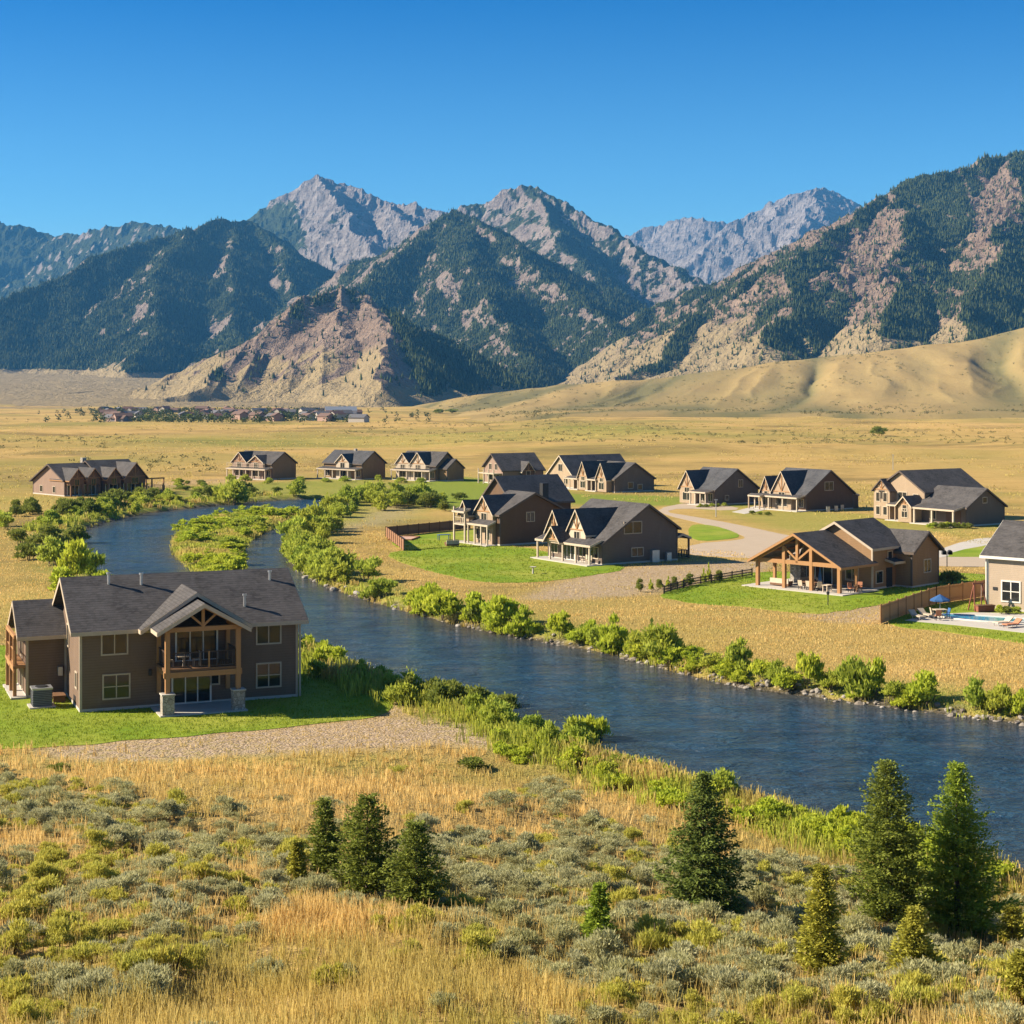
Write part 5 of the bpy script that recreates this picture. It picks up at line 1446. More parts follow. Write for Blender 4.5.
for kind, pool, m, nm, lim in ((False, SAGE, lm_sage, 'sagebrush', 298), (True, RABB, lm_rabbit, 'rabbitbrush', 240)):
    its = sorted([p for p in PL if p[4] == kind], key=lambda p: -(p[5] if p[6] else p[5] * .001))
    for x, y, z, w, _k, _s, inv in its[:lim]:
        hh = w * RNG.uniform(.6, .85)
        px, py = proj(x, y, z)
        if kind: where = ('on the open golden grass of the slope foot' if py > 985 else 'between pale sagebrush left of the pine trio' if px < 300 else 'between pale sagebrush below the pine trio' if px < 520 else 'between pale sagebrush around the conifers')
        else: where = ('on the upper slope below the gravel' if py < 850 else 'left of the pine trio' if px < 300 else 'around the pine trio' if px < 470 else 'between the lone spruce and the pine trio' if px < 680 else 'among the conifers near the river')
        sz = 'large' if w > 1.0 else 'mid-sized' if w > .7 else 'small'
        lab = f'{sz} {"yellow green feathery rabbitbrush" if kind else "grey green mounded sagebrush"} {where}'
        o = link(nm, pool[RNG.integers(len(pool))]); o.location = (x, y, z - .05); o.rotation_euler = (0, 0, RNG.random() * 6.28)
        o.scale = (w, w * RNG.uniform(.85, 1.15), hh)
        tag(o, lab, 'bush', f'{sz} {nm} {where}')
    rest = [(p[0], p[1], p[2], p[3]) for p in its[lim:]]
    if rest: shapes_join(nm + '_cover', rest, pool, m)
print('SAGE', len(PL), sum(p[4] for p in PL))

# ------------------------------------------------------------------ dry grass
LAWN_PX = [[(-60, 640), (20, 648), (310, 650), (350, 668), (385, 686), (402, 712), (330, 724), (200, 735), (80, 745), (-60, 752)],
           [(383, 553), (430, 548), (520, 545), (560, 556), (640, 567), (585, 577), (530, 583), (480, 583), (430, 571), (398, 562)],
           [(386, 538), (470, 528), (520, 535), (520, 546), (440, 548), (402, 552)],
           [(650, 595), (700, 584), (760, 570), (860, 575), (985, 572), (1000, 584), (930, 596), (880, 605), (830, 614), (790, 613), (740, 606), (690, 604)],
           [(884, 626), (890, 612), (960, 600), (1100, 600), (1100, 662), (1040, 646), (950, 632)],
           [(20, 750), (90, 742), (200, 733), (330, 724), (400, 714), (450, 722), (500, 737), (560, 760), (530, 757), (450, 744), (380, 748), (240, 757), (90, 766)],
           [(540, 590), (570, 578), (640, 566), (700, 561), (772, 561), (772, 570), (735, 581), (690, 589), (640, 594), (575, 600), (520, 600)]]
LAWN_PX += [[(680, 498), (760, 503), (745, 513), (735, 516), (800, 534), (1120, 552), (1120, 572), (680, 562)], [(650, 505), (700, 500), (760, 534), (690, 560), (660, 520)], [(890, 604), (1100, 590), (1100, 650), (950, 635), (885, 628)]]
def blades(name, n, d0, d1, nb, h0, h1, green=False, spread=.12, half=.45, clump=True, polys=None):
    y = np.exp(RNG.uniform(math.log(d0), math.log(d1), n)); x = RNG.uniform(-half, half, n) * y
    if polys:
        pw = [chaikin([P(*p) for p in poly], 2) for poly in polys]
        m = np.zeros(n, bool)
        for q in pw: m |= poly_sdf(x, y, q) < -.1
        for q in ([(900, 622), (930, 614), (975, 611), (1100, 614), (1100, 642), (1040, 637), (955, 627)], [(752, 586), (792, 572), (900, 580), (880, 596), (838, 601)], [(530, 562), (560, 548), (625, 560), (605, 572)], [(150, 722), (170, 690), (240, 685), (252, 712)], [(12, 700), (30, 684), (30, 712)]):
            m &= poly_sdf(x, y, [P(*p) for p in q]) > 0
        x, y = x[m], y[m]
        x = x; z = np.full(len(x), .03); g = np.ones(len(x))
    else:
        z, sdv, isl, tt = land(x, y, True)
        ok = (sdv > 1.6) & (isl > 0)
        for qi, q in enumerate(LAWN_PX):
            pw = chaikin([P(*p) for p in q], 1)
            ok &= (poly_sdf(x, y, pw) > .2) | ((RNG.random(n) < .13) if qi in (5, 6) else False)
        if clump: ok &= RNG.random(n) < .35 + 1.1 * np.clip(fbm(x * .35, y * .35, 3) - .3, 0, 1)
        x, y, z, sdv, tt = x[ok], y[ok], z[ok], sdv[ok], tt[ok]
        g = np.clip(np.clip(1.25 - sdv / 6, 0, 1) + (fbm(x * .12 + 9, y * .12, 3) - .52) * 2.0, 0, 1)
        px, py = proj(x, y, z)
        dn, _ = dens(px, py)
        k = np.where(tt > .02, RNG.random(len(x)) > dn * .62, True)
        x, y, z, g = x[k], y[k], z[k], g[k]
    m = len(x)
    hf = RNG.uniform(h0, h1, m) * (.75 + .6 * fbm(x * .2, y * .2, 2))
    X = np.repeat(x, nb) + RNG.normal(0, spread, m * nb); Y = np.repeat(y, nb) + RNG.normal(0, spread, m * nb); Z = np.repeat(z, nb)
    Hh = np.repeat(hf, nb) * RNG.uniform(.55, 1.15, m * nb); a = RNG.random(m * nb) * 6.283
    wv = np.maximum(.010, np.repeat(y, nb) / F * .38) * RNG.uniform(.7, 1.3, m * nb)
    ln = RNG.uniform(.05, .45, m * nb) * Hh; b = RNG.random(m * nb) * 6.283
    V = np.zeros((m * nb, 4, 3), np.float32)
    cx_, sx_2 = np.cos(a) * wv, np.sin(a) * wv
    V[:, 0] = np.stack([X - cx_, Y - sx_2, Z - .04], 1); V[:, 1] = np.stack([X + cx_, Y + sx_2, Z - .04], 1)
    tx_, ty_ = X + np.cos(b) * ln, Y + np.sin(b) * ln
    V[:, 2] = np.stack([tx_ + cx_ * .45, ty_ + sx_2 * .45, Z + Hh], 1); V[:, 3] = np.stack([tx_ - cx_ * .45, ty_ - sx_2 * .45, Z + Hh], 1)
    tint = np.repeat(RNG.random(m * nb), 4); gr_ = np.repeat(np.repeat(g, nb), 4)
    me = np_mesh(name, V.reshape(-1, 3), np.arange(m * nb * 4).reshape(-1, 4), None, {'tint': tint, 'green': gr_})
    o = link(name, me); o['kind'] = 'stuff'
    return o
N = NT('dry_grass_blade')
c = N.mix(N.attr('tint'), (.54, .345, .095), (.88, .64, .255))
c = N.mix(N.math('MULTIPLY', N.attr('green'), .8), c, N.mix(N.attr('tint'), (.16, .20, .025), (.40, .40, .06)))
grass_m = N.leaf(c, .42, .6)
N = NT('lawn_blade')
lawnb_m = N.leaf(N.mix(N.attr('tint'), (.15, .215, .014), (.34, .38, .035)), .3, .6)
for nm, n_, a, b, nb, h0, h1 in (('dry_grass', 26000, 24, 50, 8, .28, .62), ('dry_grass', 34000, 45, 100, 6, .25, .5), ('meadow_grass', 90000, 100, 250, 4, .08, .20)):
    blades(nm, n_, a, b, nb, h0, h1, spread=.12 if a < 100 else .42).data.materials.append(grass_m)
blades('lawn_grass', 90000, 95, 235, 4, .05, .13, True, .15, .34, False, LAWN_PX[:5]).data.materials.append(lawnb_m)

# reeds and tall bank grass
def strip(name, pts, n, jit, h0, h1, nb, m, seed):
    P2, r = along(pts, n, jit, seed); x, y = P2[:, 0], P2[:, 1]
    z, sdv, isl, tt = land(x, y, True); ok = (sdv > .7) & (sdv < 9); x, y, z = x[ok], y[ok], z[ok]; k = len(x)
    hf = r.uniform(h0, h1, k) * (.55 + .9 * fbm(x * .25, y * .25, 2))
    return blade_mesh(name, x, y, z, hf, np.clip((fbm(x * .22 + 7, y * .22, 3) - .28) * 4.5, 0, 1), nb, .16, m)
def blade_mesh(name, x, y, z, hf, g, nb, spread, m):
    k = len(x) * nb
    X = np.repeat(x, nb) + RNG.normal(0, spread, k); Y = np.repeat(y, nb) + RNG.normal(0, spread, k); Z = np.repeat(z, nb)
    Hh = np.repeat(hf, nb) * RNG.uniform(.5, 1.15, k); a = RNG.random(k) * 6.283; b = RNG.random(k) * 6.283
    wv = np.maximum(.014, np.repeat(y, nb) / F * .5) * RNG.uniform(.7, 1.3, k); ln = RNG.uniform(.05, .4, k) * Hh
    V = np.zeros((k, 4, 3), np.float32); c_, s_ = np.cos(a) * wv, np.sin(a) * wv
    V[:, 0] = np.stack([X - c_ * .6, Y - s_ * .6, Z - .05], 1); V[:, 1] = np.stack([X + c_ * .6, Y + s_ * .6, Z - .05], 1)
    tx_, ty_ = X + np.cos(b) * ln, Y + np.sin(b) * ln
    V[:, 2] = np.stack([tx_ + c_ * .8, ty_ + s_ * .8, Z + Hh], 1); V[:, 3] = np.stack([tx_ - c_ * .8, ty_ - s_ * .8, Z + Hh], 1)
    me = np_mesh(name, V.reshape(-1, 3), np.arange(k * 4).reshape(-1, 4), None, {'tint': np.repeat(np.clip(RNG.random(k) * .7 + .3 * np.repeat(RNG.random(len(x)), nb), 0, 1), 4), 'green': np.repeat(np.repeat(g, nb), 4)})
    o = link(name, me); o['kind'] = 'stuff'; me.materials.append(m); return o
N = NT('reed_blade')
reed_m = N.leaf(N.mix(N.attr('green'), N.mix(N.attr('tint'), (.42, .29, .075), (.74, .56, .2)), N.mix(N.attr('tint'), (.20, .25, .03), (.60, .59, .09))), .42, .6)
strip('bank_reeds', [(300, 656), (350, 676), (420, 702), (490, 718), (560, 752), (640, 782), (730, 812), (800, 834), (860, 852), (940, 872), (1060, 905)], 5200, 1.9, .35, 1.0, 9, reed_m, 71)
strip('bank_reeds', [(284, 556), (310, 586), (345, 600), (420, 620), (520, 644), (620, 662), (700, 686), (800, 702), (900, 716), (1024, 732), (1120, 742)], 3800, 1.6, .25, .75, 7, reed_m, 72)
strip('bank_reeds', [(20, 535), (60, 527), (110, 512), (200, 503), (260, 497)], 1500, 2.5, .3, .9, 7, reed_m, 73)
r = np.random.default_rng(74); ix = r.uniform(ip[:, 0].min(), ip[:, 0].max(), 9000); iy = r.uniform(ip[:, 1].min(), ip[:, 1].max(), 9000)
k_ = poly_sdf(ix, iy, ISLAND) < -.9; ix, iy = ix[k_], iy[k_]
blade_mesh('island_grass', ix, iy, land(ix, iy), r.uniform(.25, .6, len(ix)) * (.4 + 1.2 * fbm(ix * .12, iy * .12, 2)), np.clip(fbm(ix * .2, iy * .2, 3) * 2.2 - .3, 0, 1), 8, .25, reed_m)

# low brush and grass clumps of the far plain
k = 16000; y = np.exp(RNG.uniform(math.log(240), math.log(1150), k)); x = RNG.uniform(-.42, .42, k) * y
z, sdv, isl, tt = land(x, y, True); ok = (sdv > 8) & (fbm(x * .02, y * .012, 4) + RNG.normal(0, .05, k) > .50)
pxx, pyy = proj(x, y, z)
for q in LAWN_PX: ok &= poly_sdf(pxx, pyy, q) > 2
x, y, z = x[ok], y[ok], z[ok]
blade_mesh('plain_grass', x, y, z, RNG.uniform(.15, .45, len(x)), np.clip((fbm(x * .015 + 3, y * .01, 3) - .5) * 4, 0, .22), 4, .5, reed_m)
k = 5500; y = np.exp(RNG.uniform(math.log(330), math.log(1250), k)); x = RNG.uniform(-.42, .42, k) * y
z, sdv, isl, tt = land(x, y, True); f_ = fbm(x * .012 + 21, y * .006, 5, .6); ok = (sdv > 20) & (f_ + RNG.normal(0, .03, k) > .57)
pxx, pyy = proj(x, y, z)
ok &= ~((pyy > 444) & (pxx > 215))
x, y, z = x[ok], y[ok], z[ok]; m_ = 14; c_ = np.repeat(np.arange(len(x)), m_); w_ = RNG.uniform(.4, 1.3, len(x))[c_]
dv = unit(RNG.normal(0, 1, (len(c_), 3))); dv[:, 2] = np.abs(dv[:, 2])
ps = np.stack([x[c_], y[c_], z[c_]], 1) + dv * np.stack([w_ * .9, w_ * .9, w_ * .5], 1)
Vq, Qq = leaf_quads(ps, dv, RNG.normal(0, 1, ps.shape), w_ * .55, w_ * .4, RNG)
me = np_mesh('plain_brush', Vq, Qq, None, {'tint': np.repeat(RNG.random(len(c_)), 4)}); me.materials.append(leaf_mat('plain_brush_leaf', (.12, .11, .035), (.27, .235, .085), None, .25))
pb = link('plain_brush', me); pb['kind'] = 'stuff'
w = (np.clip(fbm(HX / 60., HY / 90., 4) - .5, 0, 1) * 3 + .04) * (HY < DC) * (HZ > 1.5) * (h_cols[None, :] < 1060)
w = w * np.gradient(HX, axis=1); ii_ = np.searchsorted(np.cumsum((w / w.sum()).ravel()), RNG.random(1300)).clip(0, w.size - 1)
x, y, z = HX.ravel()[ii_], HY.ravel()[ii_], HZ.ravel()[ii_]
m_ = 12; c_ = np.repeat(np.arange(len(x)), m_); w_ = RNG.uniform(.6, 2.4, len(x))[c_]
dv = unit(RNG.normal(0, 1, (len(c_), 3))); dv[:, 2] = np.abs(dv[:, 2])
ps = np.stack([x[c_], y[c_], z[c_]], 1) + dv * np.stack([w_ * .9, w_ * .9, w_ * .5], 1)
Vq, Qq = leaf_quads(ps, dv, RNG.normal(0, 1, ps.shape), w_ * .55, w_ * .4, RNG)
me2 = np_mesh('hill_brush', Vq, Qq, None, {'tint': np.repeat(RNG.random(len(c_)), 4)}); me2.materials.append(me.materials[0])
hb = link('hill_brush', me2); hb['kind'] = 'stuff'

# ------------------------------------------------------------------ fences
def fence(pts, hgt, label, m, pm, gap=2.4, z=0.0, kind='fence', slat=False, px=True):
    P2 = [Vector((*(P(*p) if px else p), 0)) for p in pts]
    o0 = P2[0]
    root = empty(kind, (o0.x, o0.y, z)); tag(root, label, 'fence')
    for a, b in zip(P2[:-1], P2[1:]):
        L = (b - a).length; k = max(1, round(L / gap))
        for i in range(k):
            p, q = a + (b - a) * i / k - o0, a + (b - a) * (i + 1) / k - o0
            MB().bar(p + Vector((0, 0, -.1)), p + Vector((0, 0, hgt + .08)), .14).build('post', M[pm], root)
            mb = MB(); d = (q - p); n = d.length
            if slat:
                for zz in (.2, hgt * .55, hgt - .08): mb.bar(p + Vector((0, 0, zz)), q + Vector((0, 0, zz)), .05, .1)
                for j in range(int(n / .16)):
                    c_ = p + d * (j + .5) / int(n / .16); mb.bar(c_, c_ + Vector((0, 0, hgt)), .03)
            else:
                nb = int(n / .15)
                for j in range(nb):
                    c_ = p + d * (j + .5) / nb; e_ = d.normalized() * (n / nb * .47)
                    hh = hgt * random.uniform(.97, 1.0)
                    mb.prism([c_ - e_ + Vector((0, 0, .04)), c_ + e_ + Vector((0, 0, .04)), c_ + e_ + Vector((0, 0, hh)), c_ - e_ + Vector((0, 0, hh))], d.normalized().cross(Vector((0, 0, 1))) * .025)
                mb.bar(p + Vector((0, 0, .35)), q + Vector((0, 0, .35)), .05, .1); mb.bar(p + Vector((0, 0, hgt - .25)), q + Vector((0, 0, hgt - .25)), .05, .1)
            mb.build('panel', M[m], root)
        MB().bar(b - o0 + Vector((0, 0, -.1)), b - o0 + Vector((0, 0, hgt + .08)), .14).build('post', M[pm], root)
M['fence'] = wood('fence_board', (.44, .235, .105), (.54, .30, .14))
M['fence2'] = wood('weathered_board', (.25, .13, .075), (.33, .18, .10))
fence([(881, 624), (936, 604), (988, 596)], 1.75, 'honey wooden board fence between pool terrace and timber pavilion house', 'fence', 'timber')
fence([(404, 551), (386, 537), (470, 528.5)], 1.5, 'brown wooden yard fence bordering the lawn of the dark brown house', 'fence2', 'dtimber')
fence([(664, 594), (690, 586), (752, 576)], .85, 'thin dark rail fence crossing the grass beside the pavilion lawn', 'rail', 'rail', 2.2, slat=True)

# ------------------------------------------------------------------ trimmed shrubs and saplings along the gravel
def thing_at(name, px, py, label, cat, group=None, rz=0, z=None):
    x, y, zz = hit(px, py)
    o = empty(name, (x, y, zz if z is None else z), R(rz)); tag(o, label, cat, group); return o
EVER = [shrub_mesh('evergreen_foliage', 240 + i, 1500, .12, 12, .5, .7, (lm_dark, bark)) for i in range(3)]
for i, (px, py, hp_, wp_) in enumerate([(640, 592, 14, 8), (660, 589, 11, 8), (675, 588, 13, 8), (690, 586, 13, 10), (718, 581, 12, 9)]):
    x, y, z = hit(px, py)
    shrub(EVER, x, y, z, wp_ * y / F * 1.3, hp_ * y / F * 1.1, 'clipped_shrub', f'{["first", "second", "third", "fourth", "fifth"][i]} of five clipped dark shrubs along the gravel edge, counted from the river side', 'clipped shrubs along the gravel', 'shrub')
for i, (px, py, hp_) in enumerate([(651, 590, 12), (668, 588, 13), (684, 587, 10), (704, 583, 16), (709, 582, 20)]):
    x, y, z = hit(px, py)
    shrub(LIME, x, y, z, 5 * y / F, hp_ * y / F, 'sapling', f'{["first", "second", "third", "fourth", "tallest and last"][i]} of the thin pale saplings planted among the clipped shrubs', 'saplings along the gravel', 'sapling')
for px, py, hp_, wp_, lb in [(954, 584, 18, 22, 'pair of leafy green bushes grown together behind the pavilion house wing'), (944, 583, 12, 14, 'low green bush at the back corner of the pavilion house wing'),
                              (398, 497, 10, 22, 'dark low bush alone on the green meadow right of the far timber houses'), (458, 500, 9, 16, 'small dark bush on the green meadow before the slate roofed house')]:
    x, y, z = hit(px, py); shrub(DARK, x, y, z, wp_ * y / F, hp_ * y / F, 'garden_bush', lb, None, 'bush')
for i in range(9):
    px = 932 + i * 4.6; x, y, z = hit(px, 528.5 + random.uniform(-.6, .6)); w_ = random.uniform(1.2, 1.9)
    shrub(DARK if i % 3 else LIME, x, y, z, w_, w_ * .75, 'hedge_shrub', 'dark green shrub of the hedge in front of the cream two storey house porch', 'hedge before the cream house', 'shrub')
for i, (px, py) in enumerate([(700, 507.5), (706, 507.5), (712, 507), (718, 507), (724, 506.5), (752, 514.5), (760, 515), (768, 515.5)]):
    x, y, z = hit(px, py); shrub(DARK if i % 2 else WILL, x, y, z, 1.2, .8, 'garden_shrub', 'small shrub in the garden strip before the two mid distance porch houses', 'garden shrubs before the porch houses', 'shrub')
for i, (px, py) in enumerate([(230, 480), (246, 481), (300, 481), (325, 482), (345, 482), (378, 481), (400, 483), (420, 484), (300, 484), (268, 484)]):
    x, y, z = hit(px, py); shrub(WILL, x, y, z, random.uniform(1.8, 3), random.uniform(1, 1.8), 'meadow_shrub', 'yellow green shrub in the meadow before the three far timber houses', 'shrubs before the far houses', 'shrub')
for i in range(14):
    px, py = random.uniform(130, 230), random.uniform(484, 494); x, y, z = hit(px, py)
    shrub(DARK if i % 2 else WILL, x, y, z, random.uniform(1.5, 3), random.uniform(.8, 1.7), 'meadow_shrub', 'shrub in the marshy meadow between the far house deck and the channel', 'shrubs of the marshy meadow', 'shrub')

# ------------------------------------------------------------------ garden furniture
def chair_mesh(m, legm):
    out = {}
    out['seat'] = (MB().box((-.26, -.26, .40), (.26, .26, .46)), m); out['backrest'] = (MB().prism([(-.26, .22, .46), (.26, .22, .46), (.26, .34, 1.0), (-.26, .34, 1.0)], (0, .04, 0)), m)
    return out
def make_chair(loc, rz, label, group, m, legm='black', name='patio_chair'):
    r_ = empty(name, loc, R(rz)); tag(r_, label, 'chair', group)
    for nm, (mb, mm) in chair_mesh(m, legm).items(): mb.build(nm, M[mm], r_)
    for lx in (-.22, .22):
        for ly in (-.22, .22): MB().box((lx - .025, ly - .025, 0), (lx + .025, ly + .025, .4)).build('leg', M[legm], r_)
        MB().box((lx - .03, -.24, .62), (lx + .03, .28, .66)).build('armrest', M[legm], r_)
def make_table(loc, rz, label, m, w=1.6, d=.9, name='patio_table'):
    r_ = empty(name, loc, R(rz)); tag(r_, label, 'table')
    MB().box((-w / 2, -d / 2, .70), (w / 2, d / 2, .76)).build('tabletop', M[m], r_)
    for lx in (-w / 2 + .1, w / 2 - .1):
        for ly in (-d / 2 + .1, d / 2 - .1): MB().box((lx - .04, ly - .04, 0), (lx + .04, ly + .04, .7)).build('leg', M[m], r_)
def make_sofa(loc, rz, label, m, w=2.0, name='outdoor_sofa'):
    r_ = empty(name, loc, R(rz)); tag(r_, label, 'sofa')
    MB().box((-w / 2, -.4, .1), (w / 2, .4, .32)).build('base', M['dtimber'], r_)
    MB().box((-w / 2 + .12, -.38, .33), (w / 2 - .12, .26, .48)).build('cushion', M[m], r_)
    MB().box((-w / 2, .27, .33), (w / 2, .42, .85)).build('backrest', M[m], r_)
    for s_ in (-1, 1): MB().box((s_ * w / 2 - .06, -.4, .33), (s_ * w / 2 + .06, .26, .6)).build('armrest', M['dtimber'], r_)
M['sand'] = plain('sand_fabric', (.50, .40, .29), (.58, .47, .35), .8)
M['terracotta'] = plain('terracotta_fabric', (.40, .17, .09), (.46, .20, .11), .8)
h = H13
make_table(lw(h, .9, 4.4, .13), 45, 'brown dining table in the middle of the timber pavilion patio', 'dtimber', 1.0, 2.0)
for i, (x, y, rz) in enumerate([(.1, 3.9, 135), (.1, 4.9, 135), (1.7, 3.9, -45), (1.7, 4.9, -45)]):
    make_chair(lw(h, x, y, .13), rz + 0, ['lawn-side chair at the dining table, nearer the open corner', 'lawn-side chair at the dining table, nearer the fireplace', 'house-side chair at the dining table, nearer the open corner', 'house-side chair at the dining table, nearer the fireplace'][i] + ' of the pavilion', 'dining chairs in the pavilion', 'sand')
make_sofa(lw(h, 1.0, 8.2, .13), 135, 'sand coloured sofa on the pavilion patio beside the fireplace', 'sand', 2.4)
make_sofa(lw(h, 3.6, 6.6, .13), 45, 'sand coloured sofa on the pavilion patio facing the glass doors', 'sand', 2.0)
make_chair(lw(h, 1.5, -.4, .13), 20, 'terracotta lounge chair at the open corner of the pavilion patio', 'corner lounge chairs', 'terracotta')
make_chair(lw(h, 2.7, -.6, .13), -25, 'terracotta lounge chair next to the side post of the pavilion patio', 'corner lounge chairs', 'terracotta')
make_table(lw(h, 2.1, -.7, .13), 45, 'small brown side table between the two terracotta lounge chairs', 'dtimber', .5, .5, 'side_table')
make_table(lw(h, .0, 1.6, .13), 45, 'low pale coffee table behind the front corner post of the pavilion', 'sand', 1.0, .7, 'coffee_table')
make_chair(lw(h, .0, 2.6, .13), 180, 'sand coloured chair facing the pale coffee table in the pavilion', None, 'sand')
def umbrella(loc, label, m, hh=2.5, r_=1.3, closed=False):
    o = empty('parasol', loc); tag(o, label, 'parasol')
    MB().tube((0, 0, 0), (0, 0, hh), .03).build('pole', M['metal'], o); MB().tube((0, 0, 0), (0, 0, .08), .3, .26, 14).build('base', M['black'], o)
    if closed: MB().tube((0, 0, hh * .42), (0, 0, hh - .05), .22, .05, 8).build('canopy', M[m], o)
    else:
        mb = MB(); n0 = 8; mb.v.append((0, 0, hh)); mb.v += [(math.cos(k * math.pi / 4) * r_, math.sin(k * math.pi / 4) * r_, hh - .5) for k in range(8)]
        mb.v += [(math.cos(k * math.pi / 4) * r_, math.sin(k * math.pi / 4) * r_, hh - .64) for k in range(8)]
        mb.f += [(0, 1 + k, 1 + (k + 1) % 8) for k in range(8)] + [(1 + k, 9 + k, 9 + (k + 1) % 8, 1 + (k + 1) % 8) for k in range(8)]
        mb.build('canopy', M[m], o)
umbrella(lw(H13, .6, 2.9, .13), 'closed blue parasol standing under the timber pavilion roof', 'blue', 2.5, closed=True)

# ------------------------------------------------------------------ pool terrace
pool_poly = [(905, 621), (930, 615), (975, 613), (1100, 616), (1100, 640), (1040, 635), (960, 626)]
sheet('pool_terrace', pool_poly, M['conc'], .07, 0, 0)
a_, b_ = P(955, 620), P(1012, 617)
po = empty('swimming_pool', (*P(988, 619.5), .075), R(-30)); tag(po, 'turquoise swimming pool set in the pale concrete terrace', 'pool')
ov = [(4.4 * math.cos(t) * (1 + .12 * math.sin(2 * t)), 1.7 * math.sin(t) + .35 * math.cos(2 * t)) for t in np.linspace(0, 6.283, 40)[:-1]]
me = bpy.data.meshes.new('pool_water'); me.from_pydata([(x, y, .03) for x, y in ov], [], [tuple(range(len(ov)))]); link('water_surface', me, po, [M['pool']])
mb = MB()
for i in range(len(ov)):
    (x, y), (x2, y2) = ov[i], ov[(i + 1) % len(ov)]
    mb.prism([(x, y, 0), (x * 1.09, y * 1.16, 0), (x2 * 1.09, y2 * 1.16, 0), (x2, y2, 0)], (0, 0, .09))
mb.build('coping', M['bright'], po)
def pp(px, py, z=.07): return (*P(px, py), z)
def lounger(loc, rz, label, m):
    r_ = empty('sun_lounger', loc, R(rz)); tag(r_, label, 'lounger', 'loungers on the pool terrace')
    MB().box((-.33, -.95, .26), (.33, .35, .36)).build('seat', M[m], r_)
    MB().prism([(-.33, .36, .30), (.33, .36, .30), (.33, .95, .75), (-.33, .95, .75)], (0, .05, -.09)).build('backrest', M[m], r_)
    for lx in (-.28, .28):
        for ly in (-.85, .3): MB().box((lx - .03, ly - .03, 0), (lx + .03, ly + .03, .26)).build('leg', M['metal'], r_)
lounger(pp(917, 619.5), 20, 'pale lounger nearest the fence end on the pool terrace', 'white'); lounger(pp(926, 618), 20, 'pale lounger second from the fence end on the pool terrace', 'white')
lounger(pp(1003, 626), -60, 'sand lounger on the river side of the swimming pool', 'sand'); lounger(pp(1012, 628), -60, 'terracotta lounger on the river side of the swimming pool', 'terracotta')
umbrella(pp(940, 616), 'open blue parasol above the pool terrace seats', 'blue', 2.0, .95)
make_table(pp(940, 618), 10, 'white table below the blue parasol', 'white', 1.2, .9)
for i, (px, py, rz, m_) in enumerate([(934, 619, 90, 'white'), (946, 619.5, -80, 'blue'), (938, 621, 180, 'terracotta')]):
    make_chair(pp(px, py), rz, ['white chair on the fence side of the parasol table', 'blue chair on the pool side of the parasol table', 'terracotta chair in front of the parasol table'][i], 'chairs at the parasol table', m_)
for i, (px, py) in enumerate([(978, 611), (985, 612)]):
    o = empty('playhouse_frame' if i == 0 else 'garden_cart', pp(px, py), R(15)); tag(o, ['red wooden swing frame beside the beige house corner', 'low red garden box against the beige house wall'][i], ['swing', 'box'][i])
    if i == 0:
        for s_ in (-.7, .7):
            MB().bar((s_, -.6, 0), (s_ * .6, 0, 2.6), .1).build('leg', M['red'], o); MB().bar((s_, .6, 0), (s_ * .6, 0, 2.6), .1).build('leg', M['red'], o)
        MB().bar((-.6, 0, 2.6), (.6, 0, 2.6), .12).build('crossbar', M['red'], o); MB().box((-.4, -.2, .5), (.4, .2, .56)).build('swing_seat', M['timber'], o)
        for s_ in (-.36, .36): MB().bar((s_, 0, .56), (s_, 0, 2.55), .03).build('rope', M['sand'], o)
    else:
        MB().box((-.9, -.3, 0), (.9, .3, .55)).build('body', M['red'], o); MB().box((-.95, -.34, .55), (.95, .34, .62)).build('lid', M['dtimber'], o)
for i, px in enumerate((1000, 1008, 1017)):
    x, y, z = pp(px, 614.5); shrub([LIME, DARK, WILL][i], x, y, .08, 1.1, .9, 'potted_plant', ['lime plant below the white four pane window of the beige house', 'dark plant below the beige house wall, next to the lime one', 'mid green plant below the beige house wall, farthest from the fence'][i], None, 'plant')

# yard of the brown house, play things
o = thing_at('sandbox', 404, 539, 'pinkish timber edged sand bed inside the fenced yard', 'sandbox', None, -10)
MB().box((-1.6, -2.6, -.05), (1.6, 2.6, .12)).build('sand', plain('pink_gravel', (.42, .26, .20), (.5, .33, .25), .9, 6), o)
for a, b in (((-1.75, -2.75), (1.75, -2.6)), ((-1.75, 2.6), (1.75, 2.75)), ((-1.75, -2.6), (-1.6, 2.6)), ((1.6, -2.6), (1.75, 2.6))): MB().box((*a, -.05), (*b, .22)).build('edging', M['timber'], o)
make_table((*P(444, 540), .03), 20, 'blue picnic table on the lawn of the fenced yard', 'blue', 1.8, .9, 'picnic_table')
make_sofa((*P(452, 546.5), .03), 200, 'white garden seat on the lawn of the fenced yard', 'white', 1.8, 'garden_sofa')
o = thing_at('bird_bath', 533, 574, 'small grey bird bath in the middle of the mown lawn', 'bird bath')
MB().tube((0, 0, 0), (0, 0, .7), .12, .08).build('pedestal', M['conc'], o); MB().tube((0, 0, .7), (0, 0, .84), .15, .4, 14).build('basin', M['conc'], o)
o = thing_at('garden_lamp', 828, 606, 'short black lamp post on the lawn before the pavilion patio', 'lamp')
MB().tube((0, 0, 0), (0, 0, 1.1), .05).build('post', M['black'], o); MB().tube((0, 0, 1.1), (0, 0, 1.35), .13, .16).build('lamp_head', M['black'], o); MB().tube((0, 0, 1.35), (0, 0, 1.45), .2, .03).build('cap', M['black'], o)
o = thing_at('mailbox', 947, 567, 'black double mailbox on a post at the roadside behind the pavilion house', 'mailbox')
MB().tube((0, 0, 0), (0, 0, 1.5), .06).build('post', M['black'], o)
